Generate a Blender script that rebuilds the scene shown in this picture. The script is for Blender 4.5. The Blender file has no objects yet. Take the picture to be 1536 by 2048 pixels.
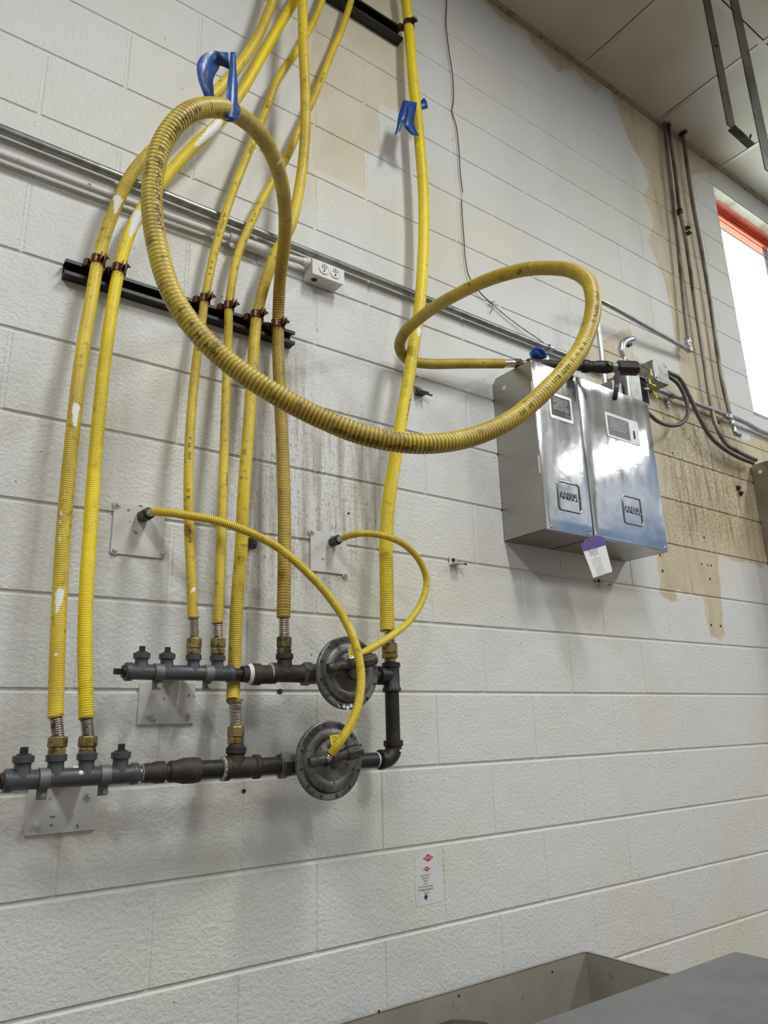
import bpy, bmesh, math, random
import numpy as np
from mathutils import Vector, Matrix
random.seed(7); rng = np.random.default_rng(7)
C = bpy.context.scene.collection
PI = math.pi

# ------------------------------------------------------------ camera
CAM = Vector((-0.21021595, -1.72145948, -0.09791471)); F = 1478.73
RM = Matrix(((0.8106802, -0.58487671, -0.02677393), (0.14397349, 0.24346507, -0.95916442), (0.56751145, 0.77372087, 0.28157906)))
cd = bpy.data.cameras.new('camera'); cam = bpy.data.objects.new('camera', cd); C.objects.link(cam)
cd.sensor_fit = 'VERTICAL'; cd.sensor_height = 32.0; cd.lens = 32.0 * F / 2048
cd.clip_start = 0.02; cd.clip_end = 200
mw = Matrix((RM[0], -RM[1], -RM[2])).transposed().to_4x4(); mw.translation = CAM
cam.matrix_world = mw
bpy.context.scene.camera = cam

# ------------------------------------------------------------ colour management
sc = bpy.context.scene
sc.view_settings.view_transform = 'Standard'; sc.view_settings.look = 'None'
sc.view_settings.gamma = 1; sc.view_settings.use_curve_mapping = False
sc.view_settings.exposure = -0.08

# ------------------------------------------------------------ sky: hazy white towards +Y, bluer to the sides
w = bpy.data.worlds.new('sky'); sc.world = w; w.use_nodes = True
nt = w.node_tree; nt.nodes.clear()
tc = nt.nodes.new('ShaderNodeTexCoord'); sx = nt.nodes.new('ShaderNodeSeparateXYZ')
mr = nt.nodes.new('ShaderNodeMapRange'); mr.inputs[1].default_value = 0.1; mr.inputs[2].default_value = 0.6
rp = nt.nodes.new('ShaderNodeMix'); rp.data_type = 'RGBA'
rp.inputs[6].default_value = (0.36, 0.52, 0.80, 1); rp.inputs[7].default_value = (9.0, 10.2, 10.8, 1)
bg = nt.nodes.new('ShaderNodeBackground'); wo = nt.nodes.new('ShaderNodeOutputWorld'); bg.inputs[1].default_value = 1.0
hz = nt.nodes.new('ShaderNodeValToRGB'); cr = hz.color_ramp
for pos, c in ((.20, (.25, .36, .56)), (.235, (.30, .42, .62)), (.255, (1.1, 1.15, 1.2)), (.272, (1.1, 1.15, 1.2)), (.292, (.25, .36, .56)), (.6, (.22, .34, .6))):  # narrow bright strip added to the side sky for bands reflected in the steel
    e_ = cr.elements.new(pos); e_.color = (*c, 1)
cr.elements.remove(cr.elements[0]); nt.links.new(sx.outputs['Z'], hz.inputs[0]); nt.links.new(hz.outputs[0], rp.inputs[6])
nt.links.new(tc.outputs['Generated'], sx.inputs[0]); nt.links.new(sx.outputs['Y'], mr.inputs[0])
nt.links.new(mr.outputs[0], rp.inputs[0]); nt.links.new(rp.outputs[2], bg.inputs[0]); nt.links.new(bg.outputs[0], wo.inputs[0])

# ------------------------------------------------------------ the ceiling lamps of the room
def lamp(x, y, sx_, sy_, watt, col=(0.985, 1.0, 0.985), z=2.97):
    l = bpy.data.lights.new('ceiling_lamp', 'AREA'); l.shape = 'RECTANGLE'; l.size = sx_; l.size_y = sy_
    l.energy = watt; l.color = col
    o = bpy.data.objects.new('ceiling_lamp', l); C.objects.link(o); o.location = (x, y, z)
    return o
lamp(-1.75, -2.05, 0.3, 1.0, 60); lamp(1.1, -2.05, 0.3, 1.0, 56); lamp(4.4, -2.05, 0.3, 1.0, 60)
lamp(-1.75, -3.9, 0.3, 1.0, 66); lamp(1.1, -3.9, 0.3, 1.0, 60); lamp(4.4, -3.9, 0.3, 1.0, 66)
lamp(6.95, -3.75, 0.45, 1.6, 22, (1, 1, 1))

# ------------------------------------------------------------ helpers
def at(px, py, d=0.0):
    """the point of the place at distance d in front of the block wall that the photo shows at (px, py)"""
    v = RM.transposed() @ Vector(((px-768)/F, (py-1024)/F, 1))
    return CAM + v * ((-d - CAM.y)/v.y)
def zat(px, py, d): return at(px, py, d).z
def xat(px, py, d): return at(px, py, d).x

def tag(o, label=None, cat=None, group=None, kind=None):
    if label: o['label'] = label
    if cat: o['category'] = cat
    if group: o['group'] = group
    if kind: o['kind'] = kind
    return o
def thing(name, label, cat, loc=(0, 0, 0), group=None):
    o = bpy.data.objects.new(name, None); C.objects.link(o); o.empty_display_size = 0.05
    o.location = loc
    return tag(o, label, cat, group)

class MB:
    def __init__(s): s.v = []; s.f = []
    def add(s, vs, fs):
        b = len(s.v); s.v += [tuple(v) for v in vs]; s.f += [tuple(i+b for i in f) for f in fs]; return s
    def box(s, a, b):
        (x0, y0, z0), (x1, y1, z1) = a, b
        x0, x1 = min(x0, x1), max(x0, x1); y0, y1 = min(y0, y1), max(y0, y1); z0, z1 = min(z0, z1), max(z0, z1)
        return s.add([(x0,y0,z0),(x1,y0,z0),(x1,y1,z0),(x0,y1,z0),(x0,y0,z1),(x1,y0,z1),(x1,y1,z1),(x0,y1,z1)],
                     [(0,3,2,1),(4,5,6,7),(0,1,5,4),(1,2,6,5),(2,3,7,6),(3,0,4,7)])
    def obox(s, c, ax, ay, az):
        c = Vector(c); ax, ay, az = Vector(ax), Vector(ay), Vector(az)
        P = [c+sx*ax+sy*ay+sz*az for sz in (-1,1) for sx, sy in ((-1,-1),(1,-1),(1,1),(-1,1))]
        return s.add(P, [(0,3,2,1),(4,5,6,7),(0,1,5,4),(1,2,6,5),(2,3,7,6),(3,0,4,7)])
    def lathe(s, p, d, prof, n=24, cap=True, rot=0.0, ref=None):
        p = Vector(p); d = Vector(d).normalized()
        r = Vector(ref) if ref else (Vector((0,0,1)) if abs(d.z) < 0.9 else Vector((1,0,0)))
        e1 = (r - d*r.dot(d)).normalized(); e2 = d.cross(e1)
        vs = []; fs = []
        for (t, rad) in prof:
            for k in range(n):
                a = 2*PI*k/n + rot; vs.append(p + d*t + (e1*math.cos(a)+e2*math.sin(a))*rad)
        for i in range(len(prof)-1):
            for k in range(n):
                k2 = (k+1) % n; fs.append((i*n+k, i*n+k2, (i+1)*n+k2, (i+1)*n+k))
        if cap:
            fs.append(tuple(range(n-1, -1, -1))); fs.append(tuple((len(prof)-1)*n+k for k in range(n)))
        return s.add(vs, fs)
    def cyl(s, a, b, r, n=20, rot=0.0, bev=0.0):
        a, b = Vector(a), Vector(b); L = (b-a).length
        pr = [(0, r), (L, r)] if not bev else [(0, r-bev), (bev, r), (L-bev, r), (L, r-bev)]
        return s.lathe(a, b-a, pr, n, True, rot)
    def hexn(s, a, b, r, rot=0.3):
        a, b = Vector(a), Vector(b); L = (b-a).length; bv = min(0.003, L*0.2)
        return s.lathe(a, b-a, [(0, r*0.88), (bv, r), (L-bv, r), (L, r*0.88)], 6, True, rot)
    def sweep(s, pts, r, n=14, closed_caps=True):
        V, fr = frames(pts)
        P = np.array(V); T, N, B = fr
        m = len(P); rr = np.array(r) if hasattr(r, '__len__') else np.full(m, r)
        a = np.arange(n)*2*PI/n
        ring = P[:, None, :] + rr[:, None, None]*(N[:, None, :]*np.cos(a)[None, :, None] + B[:, None, :]*np.sin(a)[None, :, None])
        fs = []
        for i in range(m-1):
            for k in range(n):
                k2 = (k+1) % n; fs.append((i*n+k, i*n+k2, (i+1)*n+k2, (i+1)*n+k))
        if closed_caps: fs.append(tuple(range(n-1, -1, -1))); fs.append(tuple((m-1)*n+k for k in range(n)))
        return s.add(ring.reshape(-1, 3).tolist(), fs)
    def prism(s, poly, ax_a, ax_b, org, ext):
        """polygon (a,b) in the plane (ax_a, ax_b) at org, extruded by ext"""
        A, B_, O, E = Vector(ax_a), Vector(ax_b), Vector(org), Vector(ext); n = len(poly)
        vs = [O+A*a+B_*b for a, b in poly] + [O+A*a+B_*b+E for a, b in poly]
        return s.add(vs, [tuple(range(n)), tuple(range(2*n-1, n-1, -1))] + [(i, i+n, (i+1) % n+n, (i+1) % n) for i in range(n)])
    def build(s, name, mat, parent=None, smooth=35, bevel=0.0, seg=2):
        me = bpy.data.meshes.new(name); me.from_pydata(s.v, [], s.f); me.update()
        bm = bmesh.new(); bm.from_mesh(me); bmesh.ops.recalc_face_normals(bm, faces=bm.faces); bm.to_mesh(me); bm.free()
        return link_mesh(name, me, mat, parent, smooth, bevel, seg)

def link_mesh(name, me, mat, parent=None, smooth=35, bevel=0.0, seg=2):
    o = bpy.data.objects.new(name, me); C.objects.link(o)
    me.materials.append(mat)
    if smooth:
        me.polygons.foreach_set('use_smooth', [True]*len(me.polygons))
        me.set_sharp_from_angle(angle=math.radians(smooth))
    if bevel:
        b = o.modifiers.new('bevel', 'BEVEL'); b.width = bevel; b.segments = seg; b.limit_method = 'ANGLE'; b.angle_limit = math.radians(40)
        b.harden_normals = False
    if parent:
        o.parent = parent; o.matrix_parent_inverse = Matrix.Translation(-parent.location) if parent.parent is None else Matrix.Identity(4)
    return o
def sub(o, parent):          # a sub-part keeps world coordinates
    o.parent = parent; o.matrix_parent_inverse = Matrix.Identity(4)
    return o

def catmull(pts, step):
    P = np.array([list(p) for p in pts], float)
    P = np.vstack([2*P[0]-P[1], P, 2*P[-1]-P[-2]])
    out = []
    for i in range(1, len(P)-2):
        p0, p1, p2, p3 = P[i-1], P[i], P[i+1], P[i+2]
        t0 = 0; t1 = t0+np.linalg.norm(p1-p0)**.5; t2 = t1+np.linalg.norm(p2-p1)**.5; t3 = t2+np.linalg.norm(p3-p2)**.5
        for t in np.linspace(t1, t2, 24, endpoint=False):
            A1 = (t1-t)/(t1-t0)*p0+(t-t0)/(t1-t0)*p1; A2 = (t2-t)/(t2-t1)*p1+(t-t1)/(t2-t1)*p2; A3 = (t3-t)/(t3-t2)*p2+(t-t2)/(t3-t2)*p3
            B1 = (t2-t)/(t2-t0)*A1+(t-t0)/(t2-t0)*A2; B2 = (t3-t)/(t3-t1)*A2+(t-t1)/(t3-t1)*A3
            out.append((t2-t)/(t2-t1)*B1+(t-t1)/(t2-t1)*B2)
    out.append(P[-2]); Q = np.array(out)
    for _ in range(6): Q[1:-1] = Q[1:-1]*.5 + .25*(Q[:-2]+Q[2:])
    s = np.r_[0, np.cumsum(np.linalg.norm(np.diff(Q, axis=0), axis=1))]
    n = max(4, int(round(s[-1]/step)))
    u = np.linspace(0, s[-1], n+1)
    return np.c_[np.interp(u, s, Q[:, 0]), np.interp(u, s, Q[:, 1]), np.interp(u, s, Q[:, 2])], u
def frames(P):
    P = np.array([list(p) for p in P], float)
    T = np.gradient(P, axis=0); T /= np.linalg.norm(T, axis=1)[:, None]
    N = np.zeros_like(T); r = np.array([0, -1., 0]) if abs(T[0][1]) < .9 else np.array([1., 0, 0])
    v = r - T[0]*r.dot(T[0]); N[0] = v/np.linalg.norm(v)
    for i in range(1, len(P)):
        v = N[i-1]-T[i]*N[i-1].dot(T[i]); N[i] = v/np.linalg.norm(v)
    return P, (T, N, np.cross(T, N))

# ------------------------------------------------------------ materials
def mat(name, col, rough=0.5, metal=0.0, noise=None, bump=None, spec=0.5, rough_var=None):
    """noise = (scale, low, high, colour, stretch) patches of a second colour; bump = (scale, distance)"""
    m = bpy.data.materials.new(name); m.use_nodes = True; n = m.node_tree; b = n.nodes['Principled BSDF']
    b.inputs['Base Color'].default_value = (*col, 1); b.inputs['Roughness'].default_value = rough
    b.inputs['Metallic'].default_value = metal; b.inputs['Specular IOR Level'].default_value = spec
    tc = n.nodes.new('ShaderNodeTexCoord')
    def ntex(scale, stretch=(1, 1, 1), detail=4):
        mp = n.nodes.new('ShaderNodeMapping'); mp.inputs['Scale'].default_value = stretch
        t = n.nodes.new('ShaderNodeTexNoise'); t.inputs['Scale'].default_value = scale; t.inputs['Detail'].default_value = detail
        n.links.new(tc.outputs['Object'], mp.inputs[0]); n.links.new(mp.outputs[0], t.inputs['Vector']); return t.outputs['Fac']
    last = None
    for nz in ([] if not noise else (noise if isinstance(noise, list) else [noise])):
        t = ntex(nz[0], nz[4] if len(nz) > 4 else (1, 1, 1))
        r = n.nodes.new('ShaderNodeMapRange'); r.inputs[1].default_value = nz[1]; r.inputs[2].default_value = nz[2]
        n.links.new(t, r.inputs[0])
        x = n.nodes.new('ShaderNodeMix'); x.data_type = 'RGBA'; x.inputs[6].default_value = (*col, 1); x.inputs[7].default_value = (*nz[3], 1)
        if last: n.links.new(last, x.inputs[6])
        n.links.new(r.outputs[0], x.inputs[0]); last = x.outputs[2]
    if last: n.links.new(last, b.inputs['Base Color'])
    if rough_var:
        t = ntex(rough_var[0], rough_var[3] if len(rough_var) > 3 else (1, 1, 1)); r = n.nodes.new('ShaderNodeMapRange')
        r.inputs[1].default_value = .3; r.inputs[2].default_value = .7; r.inputs[3].default_value = rough_var[1]; r.inputs[4].default_value = rough_var[2]
        n.links.new(t, r.inputs[0]); n.links.new(r.outputs[0], b.inputs['Roughness'])
    if bump:
        prev = None
        for bp in (bump if isinstance(bump, list) else [bump]):
            t = ntex(bp[0], bp[2] if len(bp) > 2 else (1, 1, 1)); bn = n.nodes.new('ShaderNodeBump'); bn.inputs['Distance'].default_value = bp[1]; bn.inputs['Strength'].default_value = 1
            n.links.new(t, bn.inputs['Height'])
            if prev: n.links.new(prev, bn.inputs['Normal'])
            prev = bn.outputs[0]
        n.links.new(prev, b.inputs['Normal'])
    return m

def hose_mat(name, col, dirt, groove, patches=(0.58, 0.75), scale=60):
    m = mat(name, col, 0.42, 0, None, (300, 0.0003)); n = m.node_tree; b = n.nodes['Principled BSDF']
    tc = n.nodes.new('ShaderNodeTexCoord')
    def mixc(fac, a, bcol):
        x = n.nodes.new('ShaderNodeMix'); x.data_type = 'RGBA'
        n.links.new(fac, x.inputs[0])
        if isinstance(a, tuple): x.inputs[6].default_value = (*a, 1)
        else: n.links.new(a, x.inputs[6])
        x.inputs[7].default_value = (*bcol, 1); return x.outputs[2]
    def attr(nm):
        a = n.nodes.new('ShaderNodeAttribute'); a.attribute_name = nm; return a.outputs['Fac']
    def mul(a, k):
        x = n.nodes.new('ShaderNodeMath'); x.operation = 'MULTIPLY'; n.links.new(a, x.inputs[0])
        if isinstance(k, float): x.inputs[1].default_value = k
        else: n.links.new(k, x.inputs[1])
        return x.outputs[0]
    def rng_(a, lo, hi):
        r = n.nodes.new('ShaderNodeMapRange'); r.inputs[1].default_value = lo; r.inputs[2].default_value = hi; n.links.new(a, r.inputs[0]); return r.outputs[0]
    def noise(s, d=5):
        t = n.nodes.new('ShaderNodeTexNoise'); t.inputs['Scale'].default_value = s; t.inputs['Detail'].default_value = d; n.links.new(tc.outputs['Object'], t.inputs['Vector']); return t.outputs['Fac']
    big = rng_(noise(9), .38, .68)
    c = mixc(mul(big, dirt), col, (col[0]*.62, col[1]*.52, col[2]*.6+.01))
    c = mixc(mul(rng_(noise(scale), *patches), min(1.0, dirt*1.3)), c, (0.09, 0.06, 0.02))
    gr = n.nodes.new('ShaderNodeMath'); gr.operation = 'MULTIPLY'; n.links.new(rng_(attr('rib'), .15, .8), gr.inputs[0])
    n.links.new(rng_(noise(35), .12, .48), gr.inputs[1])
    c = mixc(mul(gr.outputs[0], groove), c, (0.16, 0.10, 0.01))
    c = mixc(rng_(noise(190, 2), .74, .77), c, (0.05, 0.035, 0.02))
    wn = n.nodes.new('ShaderNodeMath'); wn.operation = 'ADD'; n.links.new(attr('paint'), wn.inputs[0])
    n.links.new(mul(noise(110), .7), wn.inputs[1])
    soil = mul(rng_(attr('soil'), 0.0, 1.0), rng_(noise(16), .25, .6)); c = mixc(mul(soil, .6), c, (0.22, 0.13, 0.02))
    c = mixc(rng_(wn.outputs[0], .80, .88), c, (0.72, 0.72, 0.70))
    n.links.new(c, b.inputs['Base Color'])
    return m

M = {}
Y = (0.86, 0.62, 0.030)
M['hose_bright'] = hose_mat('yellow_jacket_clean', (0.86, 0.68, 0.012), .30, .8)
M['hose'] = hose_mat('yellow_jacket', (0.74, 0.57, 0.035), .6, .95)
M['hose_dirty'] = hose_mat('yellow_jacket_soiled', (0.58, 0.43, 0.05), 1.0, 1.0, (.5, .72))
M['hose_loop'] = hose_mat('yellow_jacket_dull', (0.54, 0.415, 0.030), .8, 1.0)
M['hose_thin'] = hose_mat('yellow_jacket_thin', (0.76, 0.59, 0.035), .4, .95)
M['steelcorr'] = mat('bare_corrugated_steel', (0.62, 0.58, 0.54), .28, 1, (60, .55, .75, (.30, .22, .16)))
M['brass'] = mat('tarnished_brass', (0.30, 0.22, 0.085), .42, .75, (70, .5, .68, (.05, .04, .025)), (150, .0006))
M['brass_dark'] = mat('blackened_brass', (0.14, 0.115, 0.04), .5, .6, (60, .45, .6, (.03, .035, .015)), (150, .0006))
M['greypaint'] = mat('dark_grey_paint', (0.050, 0.054, 0.062), .38, 0, (40, .55, .8, (.04, .045, .05)), (220, .0004))
M['blackiron'] = mat('black_iron', (0.014, 0.0135, 0.0135), .45, .2, (30, .55, .8, (.045, .028, .018)), (180, .0006))
M['rustiron'] = mat('rusty_iron', (0.022, 0.016, 0.013), .6, .1, [(25, .45, .72, (.055, .028, .015)), (110, .55, .7, (.03, .02, .016))], (120, .0012))
M['sealant'] = mat('pipe_dope', (0.42, 0.38, 0.28), .7, 0, (150, .5, .6, (.15, .12, .08)), (200, .001))
M['galv'] = mat('galvanised_steel', (0.50, 0.51, 0.52), .33, .9, (40, .45, .7, (.36, .37, .38)))
M['galvdark'] = mat('dull_galvanised_steel', (0.30, 0.31, 0.30), .38, .85, (30, .45, .7, (.18, .18, .17)))
M['strapgrey'] = mat('dull_grey_strap', (0.17, 0.175, 0.175), .55, .5, 0 or (30, .45, .7, (.11, .11, .11)))
M['conduit_old'] = mat('soiled_conduit', (0.24, 0.22, 0.19), .45, .6, (25, .45, .65, (.10, .09, .07), (1, 1, .3)))
M['castal'] = mat('cast_aluminium', (0.19, 0.19, 0.188), .42, .65, [(18, .42, .62, (.085, .08, .072)), (90, .60, .68, (.035, .03, .028))], (160, .0006))
M['darkal'] = mat('dirty_dark_casting', (0.055, 0.05, 0.045), .5, .4, (60, .5, .7, (.1, .09, .07)), (150, .001))
M['strutblack'] = mat('black_strut', (0.008, 0.008, 0.009), .45, 0, (60, .68, .72, (.25, .25, .24)))
M['clampbrown'] = mat('copper_brown_clamp', (0.105, 0.042, 0.022), .32, .65, (80, .5, .7, (.05, .02, .012)), (150, .0005))
M['paintedsteel'] = mat('wall_white_painted_steel', (0.56, 0.56, 0.545), .5, 0, (70, .66, .70, (.16, .15, .14)), (90, .0004))
M['white_enamel'] = mat('white_enamel', (0.66, 0.66, 0.65), .4, 0, (60, .62, .75, (.4, .38, .35)), (120, .0003))
M['whitepaint'] = mat('white_paint_splash', (0.75, 0.75, 0.74), .4)
M['black'] = mat('black_recess', (0.01, 0.01, 0.01), .6)
M['ink'] = mat('black_ink', (0.03, 0.022, 0.012), .6)
M['bluetape'] = mat('blue_tape', (0.004, 0.055, 0.26), .38, 0, (30, .45, .7, (.002, .025, .13)), (60, .0012), .5)
M['yellowlabel'] = mat('yellow_label', (0.75, 0.62, 0.05), .4, 0, (120, .6, .65, (.25, .2, .03)))
M['wirenut'] = mat('yellow_plastic', (0.75, 0.58, 0.02), .35, 0, (40, .5, .8, (.6, .45, .02)))
M['redwire'] = mat('dark_red_wire', (0.10, 0.012, 0.012), .45, 0, (30, .5, .7, (.03, .01, .01)))
M['bluewire'] = mat('blue_wire', (0.01, 0.02, 0.12), .45, 0, (30, .5, .7, (.01, .01, .03)))
M['blackwire'] = mat('black_wire', (0.02, 0.02, 0.02), .45, 0, (30, .5, .7, (.05, .05, .05)))
M['flex'] = mat('grey_flexible_conduit', (0.075, 0.075, 0.07), .4, .2, (40, .5, .7, (.12, .11, .09)))
M['orange'] = mat('orange_painted_frame', (0.75, 0.13, 0.055), .5, 0, (14, .45, .7, (.55, .09, .04)))
M['strap'] = mat('dark_mill_steel', (0.10, 0.095, 0.088), .34, .85, [(9, .42, .6, (.035, .03, .026)), (40, .5, .8, (.09, .085, .08))], (60, .0006))
M['purple'] = mat('purple_card', (0.085, 0.05, 0.23), .6, 0, (50, .5, .8, (.09, .04, .26)))
M['card'] = mat('white_card', (0.70, 0.70, 0.70), .6, 0, (50, .5, .8, (.66, .66, .66)))
M['print'] = mat('grey_print', (0.16, 0.16, 0.18), .6)
M['print_black'] = mat('black_print', (0.02, 0.02, 0.02), .6)
M['red'] = mat('red_print', (0.42, 0.02, 0.03), .5)
M['plate_silver'] = mat('silver_label', (0.62, 0.63, 0.64), .35, .3, (40, .5, .8, (.5, .5, .5)))
M['plate_grey'] = mat('grey_label_panel', (0.13, 0.14, 0.145), .5)
M['plate_black'] = mat('black_label_panel', (0.025, 0.025, 0.025), .5)
M['film'] = mat('clear_label_film', (0.60, 0.605, 0.60), .35, 0, (40, .5, .8, (.52, .53, .52)))

def steel(name, base, r0, r1, wave, grain=None, stain=None, smear=(1, 1, 1)):
    m = mat(name, base, .25, 1.0, stain, [(2.2, wave), (11, wave*.12)] + ([grain] if grain else []), .5, (7, r0, r1, smear))
    return m
M['ansul'] = steel('polished_stainless', (0.52, 0.53, 0.55), .09, .2, .005, None, (9, .52, .72, (.42, .42, .425)), (3, 1, .7))
M['ansul_side'] = steel('brushed_stainless_side', (0.36, 0.34, 0.31), .26, .38, .006, (30, .0009, (1, 1.0, 6)), (6, .45, .7, (.38, .36, .33), (1, 2, 9)))  # darker, browner base than the cover: the reflected room put into the colour
M['sink'] = steel('stained_stainless', (0.40, 0.37, 0.32), .4, .6, .003, (60, .0005), [(7, .45, .7, (.32, .29, .24)), (18, .62, .75, (.20, .19, .13))]); M['sink'].node_tree.nodes['Principled BSDF'].inputs['Metallic'].default_value = .45
M['bench'] = steel('grey_brushed_worktop', (0.34, 0.35, 0.36), .38, .55, .004, (30, .0016, (.35, 5, 1)), (6, .45, .7, (.28, .28, .285)))
M['darkpan'] = steel('dark_greasy_steel', (0.10, 0.095, 0.07), .35, .5, .004, None, (20, .5, .7, (.05, .05, .03)))

# ------------------------------------------------------------ the block wall
S = 0.2032
FLOOR, CEIL = -1.65, 3.0
def sdf_poly(P, X, Z):
    P = np.array(P, float); n = len(P); d = np.full(X.shape, 1e9); ins = np.zeros(X.shape, bool)
    for i in range(n):
        a, b = P[i], P[(i+1) % n]; e = b-a; wx, wz = X-a[0], Z-a[1]
        t = np.clip((wx*e[0]+wz*e[1])/max(e.dot(e), 1e-9), 0, 1)
        d = np.minimum(d, np.hypot(wx-e[0]*t, wz-e[1]*t))
        c = (a[1] > Z) != (b[1] > Z)
        xi = a[0] + (Z-a[1])*e[0]/(e[1] if abs(e[1]) > 1e-9 else 1e-9)
        ins ^= c & (X < xi)
    return np.where(ins, d, -d)
def wp(l): return [(at(x, y).x, at(x, y).z) for x, y in l]
beige_polys = [
    wp([(640,-30),(812,-30),(822,120),(836,232),(800,228),(757,206),(764,306),(731,306),(733,388),(630,338),(604,200)]),
    wp([(930,-40),(972,5),(1010,45),(1050,58),(1072,98),(1118,148),(1148,138),(1172,172),(1192,188),(1212,164),(1228,205),(1243,240),(1262,292),(1288,330),(1298,372),(1284,388),(1302,430),(1308,452),(1294,480),(1308,508),(1328,560),(1345,640),(1352,700),(1360,745),(1330,765),(1300,745),(1262,700),(1262,660),(1290,668),(1250,655),(1185,690),(1160,700),(1190,770),(1290,790),
        (1335,1090),(1312,1110),(1322,1190),(1356,1212),(1350,1180),(1404,1196),(1422,1276),(1449,1279),(1436,1112),(1530,1136),(1545,900),(1470,872),(1450,770),(1436,690),(1420,580),(1400,470),(1384,350),(1440,344),(1380,280),(1300,215),(1160,110),(1060,20),(1000,-40)]),
    wp([(1500,868),(1545,884),(1545,905),(1500,895)]),
]
def smoothstep(x, a, b):
    t = np.clip((x-a)/(b-a), 0, 1); return t*t*(3-2*t)
grease_poly = wp([(1300,790),(1440,800),(1470,870),(1520,930),(1540,1100),(1440,1120),(1330,1110)])
drip_poly = wp([(455,700),(600,700),(640,830),(760,850),(770,1090),(700,1150),(560,1220),(430,1240)])
spots = [(1320,1110,.006),(1325,1142,.007),(1403,1128,.005),(1415,1130,.005),(1422,1131,.005),(1420,1158,.006),(1422,1250,.006),(1441,1252,.006),
         (560,1383,.007),(488,1582,.005),(503,1090,.004),(697,1027,.004),(1345,906,.006),(1378,878,.004),(1408,1075,.006)]
def build_wall():
    V = []; Fc = []; base = 0
    def prof(dist, depth, wd):
        t = np.clip(1-dist/wd, 0, 1); return depth*np.sqrt(np.clip(1-(1-t)**2, 0, 1))
    for v in range(-9, 15):
        z0, z1 = v*S, (v+1)*S
        zc0, zc1 = max(z0, FLOOR), min(z1, CEIL+.02)
        par = v % 2  # head joints at even u for odd courses, at odd u for even courses
        us = range(-24 + (0 if par else 1), 38, 2)
        for u in us:
            segs = [(u*S, (u+2)*S)]
            if 7 <= v <= 13:
                segs = [(a, b) for a, b in ((u*S, min((u+2)*S, 17*S)), (max(u*S, 26*S), (u+2)*S)) if b-a > .01]
            for (a, b) in segs:
                vis = -3 < u < 18 and v > -6
                e = [0, .002, .004, .0065]
                nx = 12 if vis else 2; nz = 8 if vis else 2
                xs = np.unique(np.round(np.r_[[a+q for q in e], np.linspace(a+.0065, b-.0065, nx), [b-q for q in e]], 5))
                zs = np.unique(np.round(np.clip(np.r_[[z0+q for q in e], np.linspace(z0+.0065, z1-.0065, nz), [z1-q for q in e]], zc0, zc1), 5))
                X, Z = np.meshgrid(xs, zs)
                dx = np.minimum(X-u*S, (u+2)*S-X); dz = np.minimum(Z-z0, z1-Z)
                jd = lambda k: .0052 if k < 7 else .0036
                Yd = np.maximum(prof(dx, .0028, .0055), np.maximum(prof(Z-z0, jd(v), .0065), prof(z1-Z, jd(v+1), .0065)))
                V.append(np.c_[X.ravel(), Yd.ravel(), Z.ravel()])
                r, c = X.shape
                i = np.arange(r*c).reshape(r, c)+base
                Fc.append(np.c_[i[:-1, :-1].ravel(), i[:-1, 1:].ravel(), i[1:, 1:].ravel(), i[1:, :-1].ravel()]); base += r*c
    V = np.vstack(V); Fc = np.vstack(Fc).tolist()
    n0 = len(V)
    # reveals of the window opening
    T = .20; x0, x1, z0, z1 = 17*S, 26*S, 7*S, 14*S
    Q = [(x0,0,z0),(x0,0,z1),(x0,T,z1),(x0,T,z0), (x1,0,z0),(x1,T,z0),(x1,T,z1),(x1,0,z1), (x0,0,z0),(x0,T,z0),(x1,T,z0),(x1,0,z0), (x0,0,z1),(x1,0,z1),(x1,T,z1),(x0,T,z1)]
    V = np.vstack([V, np.array(Q)]); Fc += [tuple(n0+4*k+j for j in range(4)) for k in range(4)]
    me = bpy.data.meshes.new('wall_front'); me.from_pydata(V.tolist(), [], Fc); me.update()
    X, Z = V[:, 0], V[:, 2]
    def put(name, arr):
        a = me.attributes.new(name, 'FLOAT', 'POINT'); a.data.foreach_set('value', arr.astype(np.float32))
    bs = np.full(len(X), -1.0)
    put('pale', np.clip(sdf_poly(beige_polys[0], X, Z), -.2, .2))
    for p in beige_polys[1:]: bs = np.maximum(bs, sdf_poly(p, X, Z))
    put('beige', np.clip(bs, -.2, .2))
    put('grease', smoothstep(sdf_poly(grease_poly, X, Z), -.05, .16))
    put('drip', smoothstep(sdf_poly(drip_poly, X, Z), -.10, .12))
    return me
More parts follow.
